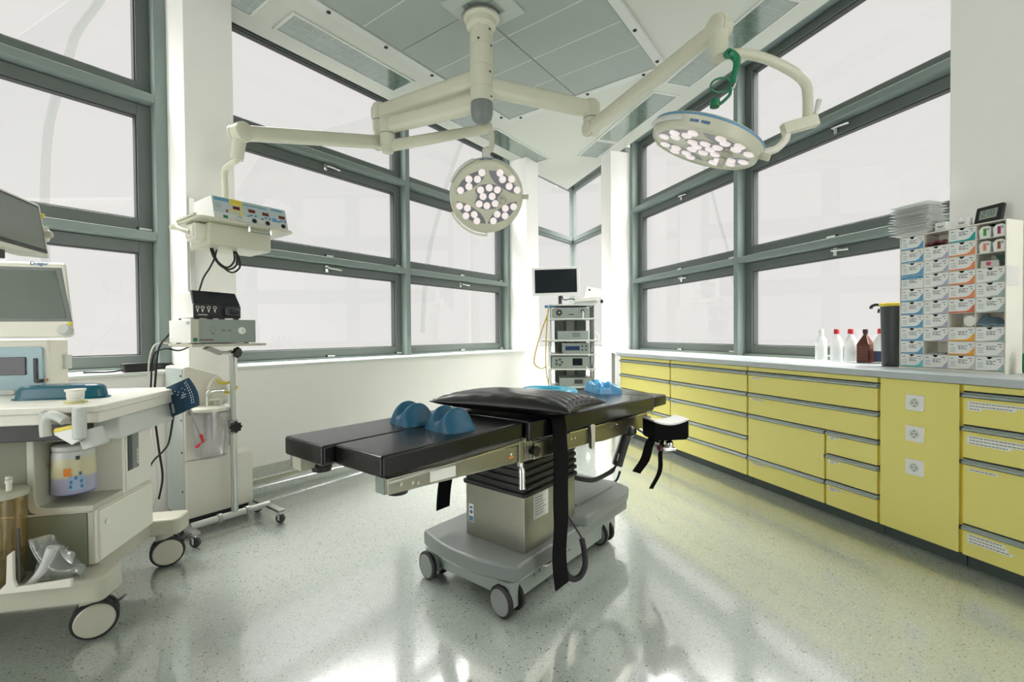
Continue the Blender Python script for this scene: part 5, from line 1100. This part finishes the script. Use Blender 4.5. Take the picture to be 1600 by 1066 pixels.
# head / arm support on the rail
t = thing('arm_support', 'black saddle-shaped arm support with a white top clamped at the head of the table', 'arm support', FT, ft(1040, 680, 2.45))
AS = FT @ Matrix.Translation(ft(1041, 664, 2.45)) @ rotz(math.radians(-39))
def sad(u): return .030-.028*math.cos(2.2*u)
pr_ = [(-.10, -.060)]+[(x/100, sad(x/10)-.01 if 0 else .006+.022*(x/10)**2) for x in range(-10, 11, 2)]+[(.10, -.060), (.085, -.072), (-.085, -.072)]
part(B().prism(pr_, -.055, .075, 'y'), 'saddle_pad', STRAPM, t, .006, F=AS)
top = [(x/100, .006+.022*(x/10)**2) for x in range(-10, 11, 2)]
part(B().prism([(x, z+.0005) for x, z in top]+[(x, z+.012) for x, z in top[::-1]], -.052, .078, 'y'), 'white_top', WHITE, t, .003, F=AS)
part(B().cyl((.005, 0, -.072), (.005, 0, -.13), .012).ell((.012, -.01, -.10), .022, .022, .022).cyl((-.02, -.02, -.125), (.04, -.02, -.125), .010), 'ball_clamp', CHROME, t, F=AS)
part(knob((-.045, -.02, -.115), (-1, -.3, 0), .016, .014), 'red_knob', mat('dark_red_knob', (.12, .01, .03), .4), t, F=AS)
part(B().tube([(.0, .0, -.125), (-.03, .03, -.10), (-.08, .08, -.06), (-.12, .12, -.03)], .010, 10, 4), 'support_arm', CHROME, t, F=AS)
def ft2(px, py, y): return ft(px, py, y)
strap('restraint_strap', [ft(1030, 676, 2.45), ft(1022, 682, 2.43), ft(1014, 700, 2.42), ft(1005, 720, 2.42), ft(996, 739, 2.42)], .045, .005, 'short wide black strap end hanging left of the arm support clamp', (.5, -.6, -.25))
strap('restraint_strap', [ft(1033, 676, 2.44), ft(1034, 690, 2.43), ft(1033, 715, 2.43), ft(1028, 740, 2.43), ft(1019, 764, 2.43)], .022, .005, 'narrow black strap end hanging below the arm support', (.6, -.7, -.1))
# pillow
PW = FT @ Matrix.Translation(V((1.565, 1.235, .798))) @ rotz(math.radians(9)) @ Matrix.Rotation(math.radians(2), 4, 'Y')
def pil(side):
    def fn(u, v):
        x, y = 2*u-1, 2*v-1
        e = max(0, (1-abs(x)**2.6))*max(0, (1-abs(y)**2.6)); h = e**.42
        pin = 1-.09*(1-abs(x)**2)*(abs(y)**3); pin2 = 1-.10*(1-abs(y)**2)*(abs(x)**3)
        wr = .0045*math.sin(26*x+5*y*y+3*math.sin(4*y))*(abs(y)**1.5)*h + .0016*math.sin(17*y+6*x*x+3*math.sin(7*x+2*y))*(abs(x)**1.5)*h
        return (x*.205*pin2, y*.325*pin, (.040+.052*h+wr) if side > 0 else (.036-.032*h))
    return fn
b = B().grid(pil(1), 44, 56); n0 = len(b.v); b2 = B().grid(pil(-1), 44, 56); b.add(b2.v, [f[::-1] for f in b2.f])
rim = list(range(45))+[(j+1)*45-1 for j in range(1, 57)]+[56*45+i for i in range(43, -1, -1)]+[j*45 for j in range(55, 0, -1)]
b.f += [[rim[k], rim[(k+1) % len(rim)], rim[(k+1) % len(rim)]+n0, rim[k]+n0] for k in range(len(rim))]
b.v = [PW @ p for p in b.v]
solo(b, 'pillow', LEATH, 'creased black vinyl pillow lying across the operating table', 'pillow', FW, sharp=75)
# blue gel pads on the leg section: two humps with a saddle between
def hump(c, ang, label, k=1.0):
    M = FT @ Matrix.Translation(V((c[0], c[1], .8))) @ rotz(ang)
    def fn(u, v):
        x = (u-.5); y = (v-.5)     # x along trough, y across the two humps
        ax, ay = 2*abs(x), 2*abs(y)
        h = (math.exp(-((y-.235)/.145)**2)+math.exp(-((y+.235)/.145)**2))*.055+.044
        edge = max(0, 1-ay**3.0)**.60*max(0, 1-ax**2.1)**.52
        return (x*.135*(1-.14*ay**3), y*.172*(1-.12*ax**3), h*edge*k)
    b = B().grid(fn, 28, 40); b.add([(p.x, p.y, -.0) for p in b.v[:0]], [])
    n = 29; rim = list(range(n))+[(j+1)*n-1 for j in range(1, 41)]+[40*n+i for i in range(n-2, -1, -1)]+[j*n for j in range(39, 0, -1)]
    b.f.append(rim); b.v = [M @ p for p in b.v]
    return solo(b, 'gel_pad', GELBL, label, 'gel pad', FW, 'blue twin-hump pads on the leg section', sharp=75)
hump((1.105, 1.380), math.radians(-12), 'blue twin-hump gel pad on the far leg pad of the operating table', .84)
hump((1.115, 1.185), math.radians(-8), 'blue twin-hump gel pad on the near leg pad of the operating table', .84)
# pale blue gel head rest at the head end and gel ring behind the pillow
HR = BK @ Matrix.Translation(V((1.235, 1.385, .0))) @ rotz(math.radians(-40))
def hr(u, v):
    x, y = u-.5, v-.5; ax, ay = 2*abs(x), 2*abs(y)
    h = .030+.050*math.exp(-((abs(y)-.40)/.14)**2)*(.75+.25*math.cos(9*x))+.02*math.exp(-((x+.4)/.15)**2)
    return (x*.16, y*.25, h*max(0, 1-ax**8)**.5*max(0, 1-ay**8)**.5)
b = B().grid(hr, 26, 40); n = 27; rim = list(range(n))+[(j+1)*n-1 for j in range(1, 41)]+[40*n+i for i in range(n-2, -1, -1)]+[j*n for j in range(39, 0, -1)]
b.f.append(rim); b.v = [HR @ p for p in b.v]
solo(b, 'gel_headrest', GELCL, 'pale blue translucent gel head rest at the head end of the table', 'head rest', FW, sharp=75)
rc = FT @ V((2.02, 1.40, .80)); RG = BK @ Matrix.Translation(V((.66, 1.40, .0)))
b = B().tube([(.125*math.cos(a), .125*math.sin(a), .032) for a in [6.2832*i/28 for i in range(28)]], .031, 16, 2, True); b.v = [RG @ p for p in b.v]
solo(b, 'gel_ring', mat('turquoise_gel', (.05, .42, .62), .3), 'turquoise gel ring lying on the table behind the black pillow', 'gel ring', FW)

# ------------------------------------------------------------------ endoscopy tower in the corner
TW = atY(895, 606, 5.45); FTW = Matrix.Translation(V((TW.x, TW.y, 0))) @ rotz(math.radians(-4))
t = thing('endoscopy_tower', 'grey equipment trolley with shelves standing in front of the corner window', 'trolley', FTW, (0, .25, 0))
def zt(py, y=5.45): return atY(895, py, y).z
W2 = .265
for x in (-W2, W2):
    part(B().box(x-.022, x+.022, .42, .50, .10, zt(473)), 'upright', LGREY, t, .004)
part(B().box(-.20, .20, .47, .485, .14, zt(478)), 'rear_panel', GREY, t)
part(B().box(-W2-.03, W2+.03, 0, .52, .085, .13), 'base_frame', GREY, t, .006)
for x in (-.24, .24):
    for y in (.04, .48):
        c = part(B().box(x-.018, x+.018, y-.02, y+.02, .05, .09), 'castor', GREY, t, .003)
        part(B().lathe([(.0001, -.016), (.035, -.016), (.04, -.010), (.04, .010), (.035, .016), (.0001, .016)], (x, y, .04), (1, 0, 0), 20), 'tyre', RUBBER, c)
SH = [zt(475), zt(497), zt(531), zt(553), zt(576), zt(604), .30]
for k, z in enumerate(SH):
    e = .02 if k == 2 else 0
    part(B().box(-W2-.012-e*4, W2+.012+e, -.0-e, .46, z-.020, z), 'shelf', LGREY, t, .004)
for k, (z0, z1) in enumerate(((zt(496), zt(477)),)): pass
for x in (-.14, 0, .14): part(B().box(x-.05, x+.05, .455, .468, .32, zt(480)), 'cable_duct', MGREY if x else LGREY, t)
for x in (-W2+.004, W2-.004): part(B().box(x-.004, x+.004, .05, .44, .13, zt(473)), 'side_panel', LGREY, t)
def device(x0, x1, zb, h, label, F=FTW, d=.34, m=MGREY, y0=.02):
    d_ = thing('tower_device', label, 'medical device', FTW, ((x0+x1)/2, .2, zb), 'devices on the tower shelves')
    part(B().box(x0, x1, y0, y0+d, zb, zb+h), 'housing', m, d_, .004); f = part(B().box(x0+.004, x1-.004, y0-.006, y0, zb+.004, zb+h-.004), 'front_panel', MGREY, d_, .002); return d_, f, y0-.006
d, f, y = device(-.235, .20, SH[1], .115, 'tower device with a round dark socket and a display, on the top shelf')
part(B().cyl((-.155, y, SH[1]+.065), (-.155, y-.01, SH[1]+.065), .034), 'round_socket', BLACK, f, .003); part(B().lathe([(.016, 0), (.016, .012), (.0001, .012)], (-.155, y, SH[1]+.065), (0, -1, 0)), 'socket_pin', DKSTEEL, f)
part(B().box(-.04, .02, y-.002, y, SH[1]+.035, SH[1]+.048), 'slot', INK, f); part(B().cyl((.12, y, SH[1]+.08), (.12, y-.012, SH[1]+.08), .02), 'port', DGREY, f, .002)
part(B().tube([(.12, y-.012, SH[1]+.08), (.125, y-.03, SH[1]+.05), (.125, y-.03, SH[1]-.01)], .006, 8, 4), 'plug', PAPER, f)
d, f, y = device(-.17, .19, SH[2], .105, 'tower device with a blank grey display on the second shelf')
part(B().box(.0, .09, y-.002, y, SH[2]+.03, SH[2]+.085), 'display', GREY, f); part(B().box(-.14, -.04, y-.002, y, SH[2]+.05, SH[2]+.056).box(.12, .16, y-.002, y, SH[2]+.05, SH[2]+.056), 'print', MGREY, f)
d, f, y = device(-.115, .20, SH[3], .125, 'white tower device with a dark blue display on the third shelf', m=LGREY)
part(B().box(-.085, .085, y-.002, y, SH[3]+.04, SH[3]+.09), 'display', mat('blue_lcd', (.02, .035, .10), .2), f)
for x in (.115, .16):
    for z in (.045, .09): part(B().cyl((x, y, SH[3]+z), (x, y-.005, SH[3]+z), .012), 'button', DGREY, f, .002)
d, f, y = device(-.245, .205, SH[4], .145, 'tower device with a lever cross and a dark screen on the fourth shelf')
for a in range(5): q = 6.2832*a/5; part(B().cyl((-.16+.035*math.cos(q), y, SH[4]+.075+.035*math.sin(q)), (-.16+.035*math.cos(q), y-.010, SH[4]+.075+.035*math.sin(q)), .013), 'button', DGREY, f, .002)
part(B().box(.0, .115, y-.002, y, SH[4]+.035, SH[4]+.12), 'screen', SCREEN, f); part(B().box(.125, .18, y-.002, y, SH[4]+.03, SH[4]+.12), 'key_field', MGREY, f)
d, f, y = device(-.15, .22, SH[5], .10, 'lowest visible tower device, half hidden by the operating table pad')
part(B().box(.02, .12, y-.002, y, SH[5]+.03, SH[5]+.08), 'display', DGREY, f)
part(B().tube([(.16, -.01, SH[4]+.02), (.20, -.03, SH[4]-.03), (.24, -.02, SH[4]+.0), (.29, .0, SH[3]+.05), (.31, .0, SH[2]+.04), (.27, .02, SH[2]+.09)], .004, 8, 6), 'white_lead', PAPER, t)
part(B().tube([(.27, .02, SH[2]+.02), (.31, .0, SH[3]+.05), (.30, .0, SH[4]+.0), (.32, .0, SH[5]+.10), (.34, .0, SH[5]-.02)], .004, 8, 6), 'white_lead', PAPER, t)
# yellow hoses on the left of the tower
t2 = thing('yellow_hose', 'yellow gas hoses hanging in a loop on the left side of the tower', 'hose', FTW, (-.36, .1, .6))
I2 = FTW.inverted()
def tw(px, py, y=5.42): return I2 @ atY(px, py, y)
part(B().tube([tw(857, 478), tw(856, 490), tw(848, 512), tw(840, 538), tw(835, 560), tw(836, 570), tw(846, 576), tw(855, 572)], .0085, 8, 6), 'hose', mat('dull_yellow_hose', (.42, .32, .07), .45), t2)
part(B().tube([tw(857, 478), tw(855, 500), tw(853, 540), tw(853, 575), tw(856, 595), tw(860, 612), tw(862, 640)], .0085, 8, 6), 'hose', MATS['dull_yellow_hose'], t2)
part(B().box(*[q for a in ((tw(851, 479).x, tw(863, 479).x), (-.03, .02), (zt(481), zt(477))) for q in a]), 'hose_holder', mat('hose_blue_clip', (.05, .20, .45), .4), t2)
# monitor on the tower
MO = thing('tower_monitor', 'white-framed flat monitor with a dark screen on top of the equipment tower', 'monitor', FTW, (-.16, .1, zt(463)))
m0, m1 = tw(836, 440).x, tw(911, 440).x; za, zb = zt(461.5), zt(416.5)
MM = FTW @ rotz(math.radians(2)) @ Matrix.Rotation(math.radians(-1.2), 4, 'Y')
part(B().prism(rrect(m0, m1, za, zb, .012), .0, .05, 'y'), 'monitor_frame', WHITE, MO, .005, F=MM)
part(B().box(m0+.034, m1-.034, -.003, .001, za+.036, zb-.028), 'screen', SCREEN, MO, F=MM)
part(B().cyl((-.14, .09, SH[0]+.0), (-.14, .09, za+.05), .022).box(-.2, -.08, .05, .1, za+.06, za+.14), 'monitor_arm', DGREY, MO, .003)
part(B().tube([(-.12, .04, za+.02), (-.10, .03, za-.05), (.0, .03, za-.04), (.08, .05, za-.075)], .006, 8, 5).tube([(-.14, .04, za+.01), (-.15, .03, za-.07)], .008, 8, 3), 'monitor_lead', RUBBER, MO)
KB = thing('keyboard_tray', 'white keyboard and folded panel lying on top of the tower beside the monitor', 'keyboard', FTW, (.2, .12, SH[0]))
part(B().hexa([(.02, .0, SH[0]+.02), (.30, .0, SH[0]+.035), (.32, .3, SH[0]+.035), (.02, .3, SH[0]+.02)], [(.04, .0, SH[0]+.065), (.30, .0, SH[0]+.085), (.32, .3, SH[0]+.085), (.04, .3, SH[0]+.065)]), 'keyboard_body', IVORY, KB, .006)
part(B().hexa([(.16, .18, SH[0]+.08), (.38, .18, SH[0]+.09), (.38, .24, SH[0]+.09), (.16, .24, SH[0]+.08)], [(.20, .20, SH[0]+.22), (.36, .20, SH[0]+.19), (.36, .26, SH[0]+.19), (.20, .26, SH[0]+.22)]), 'folded_panel', WHITE, KB, .006)
part(B().cyl((.22, .19, SH[0]+.18), (.22, .185, SH[0]+.18), .012).box(.33, .36, -.005, .02, SH[0]+.005, SH[0]+.045), 'black_knob', BLACK, KB)
part(B().box(.02, .30, .02, .28, SH[0], SH[0]+.026), 'foot_pad', LGREY, KB)

# ------------------------------------------------------------------ tensile canopy outside the left and right windows
MEMB = bpy.data.materials.new('white_membrane'); MEMB.use_nodes = True; nt = MEMB.node_tree; p = nt.nodes['Principled BSDF']
tcx = nd(nt, 'ShaderNodeTexCoord'); nz = nd(nt, 'ShaderNodeTexNoise'); nz.inputs['Scale'].default_value = .4; nt.links.new(tcx.outputs['Object'], nz.inputs['Vector'])
tr = nd(nt, 'ShaderNodeBsdfTransparent'); df = nd(nt, 'ShaderNodeBsdfTranslucent'); df.inputs[0].default_value = (.16, .17, .17, 1)
mx = nd(nt, 'ShaderNodeMixShader'); mr = nd(nt, 'ShaderNodeMapRange'); mr.inputs['To Min'].default_value = .03; mr.inputs['To Max'].default_value = .07
nt.links.new(nz.outputs['Fac'], mr.inputs['Value']); nt.links.new(mr.outputs[0], mx.inputs[0]); nt.links.new(tr.outputs[0], mx.inputs[1]); nt.links.new(df.outputs[0], mx.inputs[2]); nt.links.new(mx.outputs[0], nt.nodes['Material Output'].inputs[0])
ARCH = clear('pale_arch_tube', (.93, .94, .93), .004, .5, .10, (.10, .105, .105))
def canopy(label, pts, y, left, r):
    P = [atY(px, py, y) for px, py in pts]
    t = struct(B().tube(P, r, 10, 6), 'canopy_arch', ARCH)
    if left:
        S = spline(P, 4)
        part(B().slab(lambda u, v: S[int(round(v*(len(S)-1)))]+V((-left*u, .5*left*u, .35*math.sin(3*u)*v)), 8, len(S)-1, (0, .02, 0)), 'membrane', MEMB, t, sharp=80)
canopy('pale arched canopy edge outside the far-left window', [(190, -60), (156, 0), (120, 51), (107, 90), (88, 150), (75, 210), (70, 310), (72, 420), (80, 520)], 7.0, 3.5, .055)
canopy('faint second canopy edge outside the large left window', [(790, 120), (745, 180), (718, 232), (697, 292), (684, 340), (672, 388), (664, 450), (660, 520)], 13.0, 9.0, .06)
canopy('thin canopy edge seen low through the right window, beside the mullion', [(1080, 200), (1110, 292), (1124, 345), (1138, 395), (1150, 460), (1156, 520)], 12.0, 0, .035)
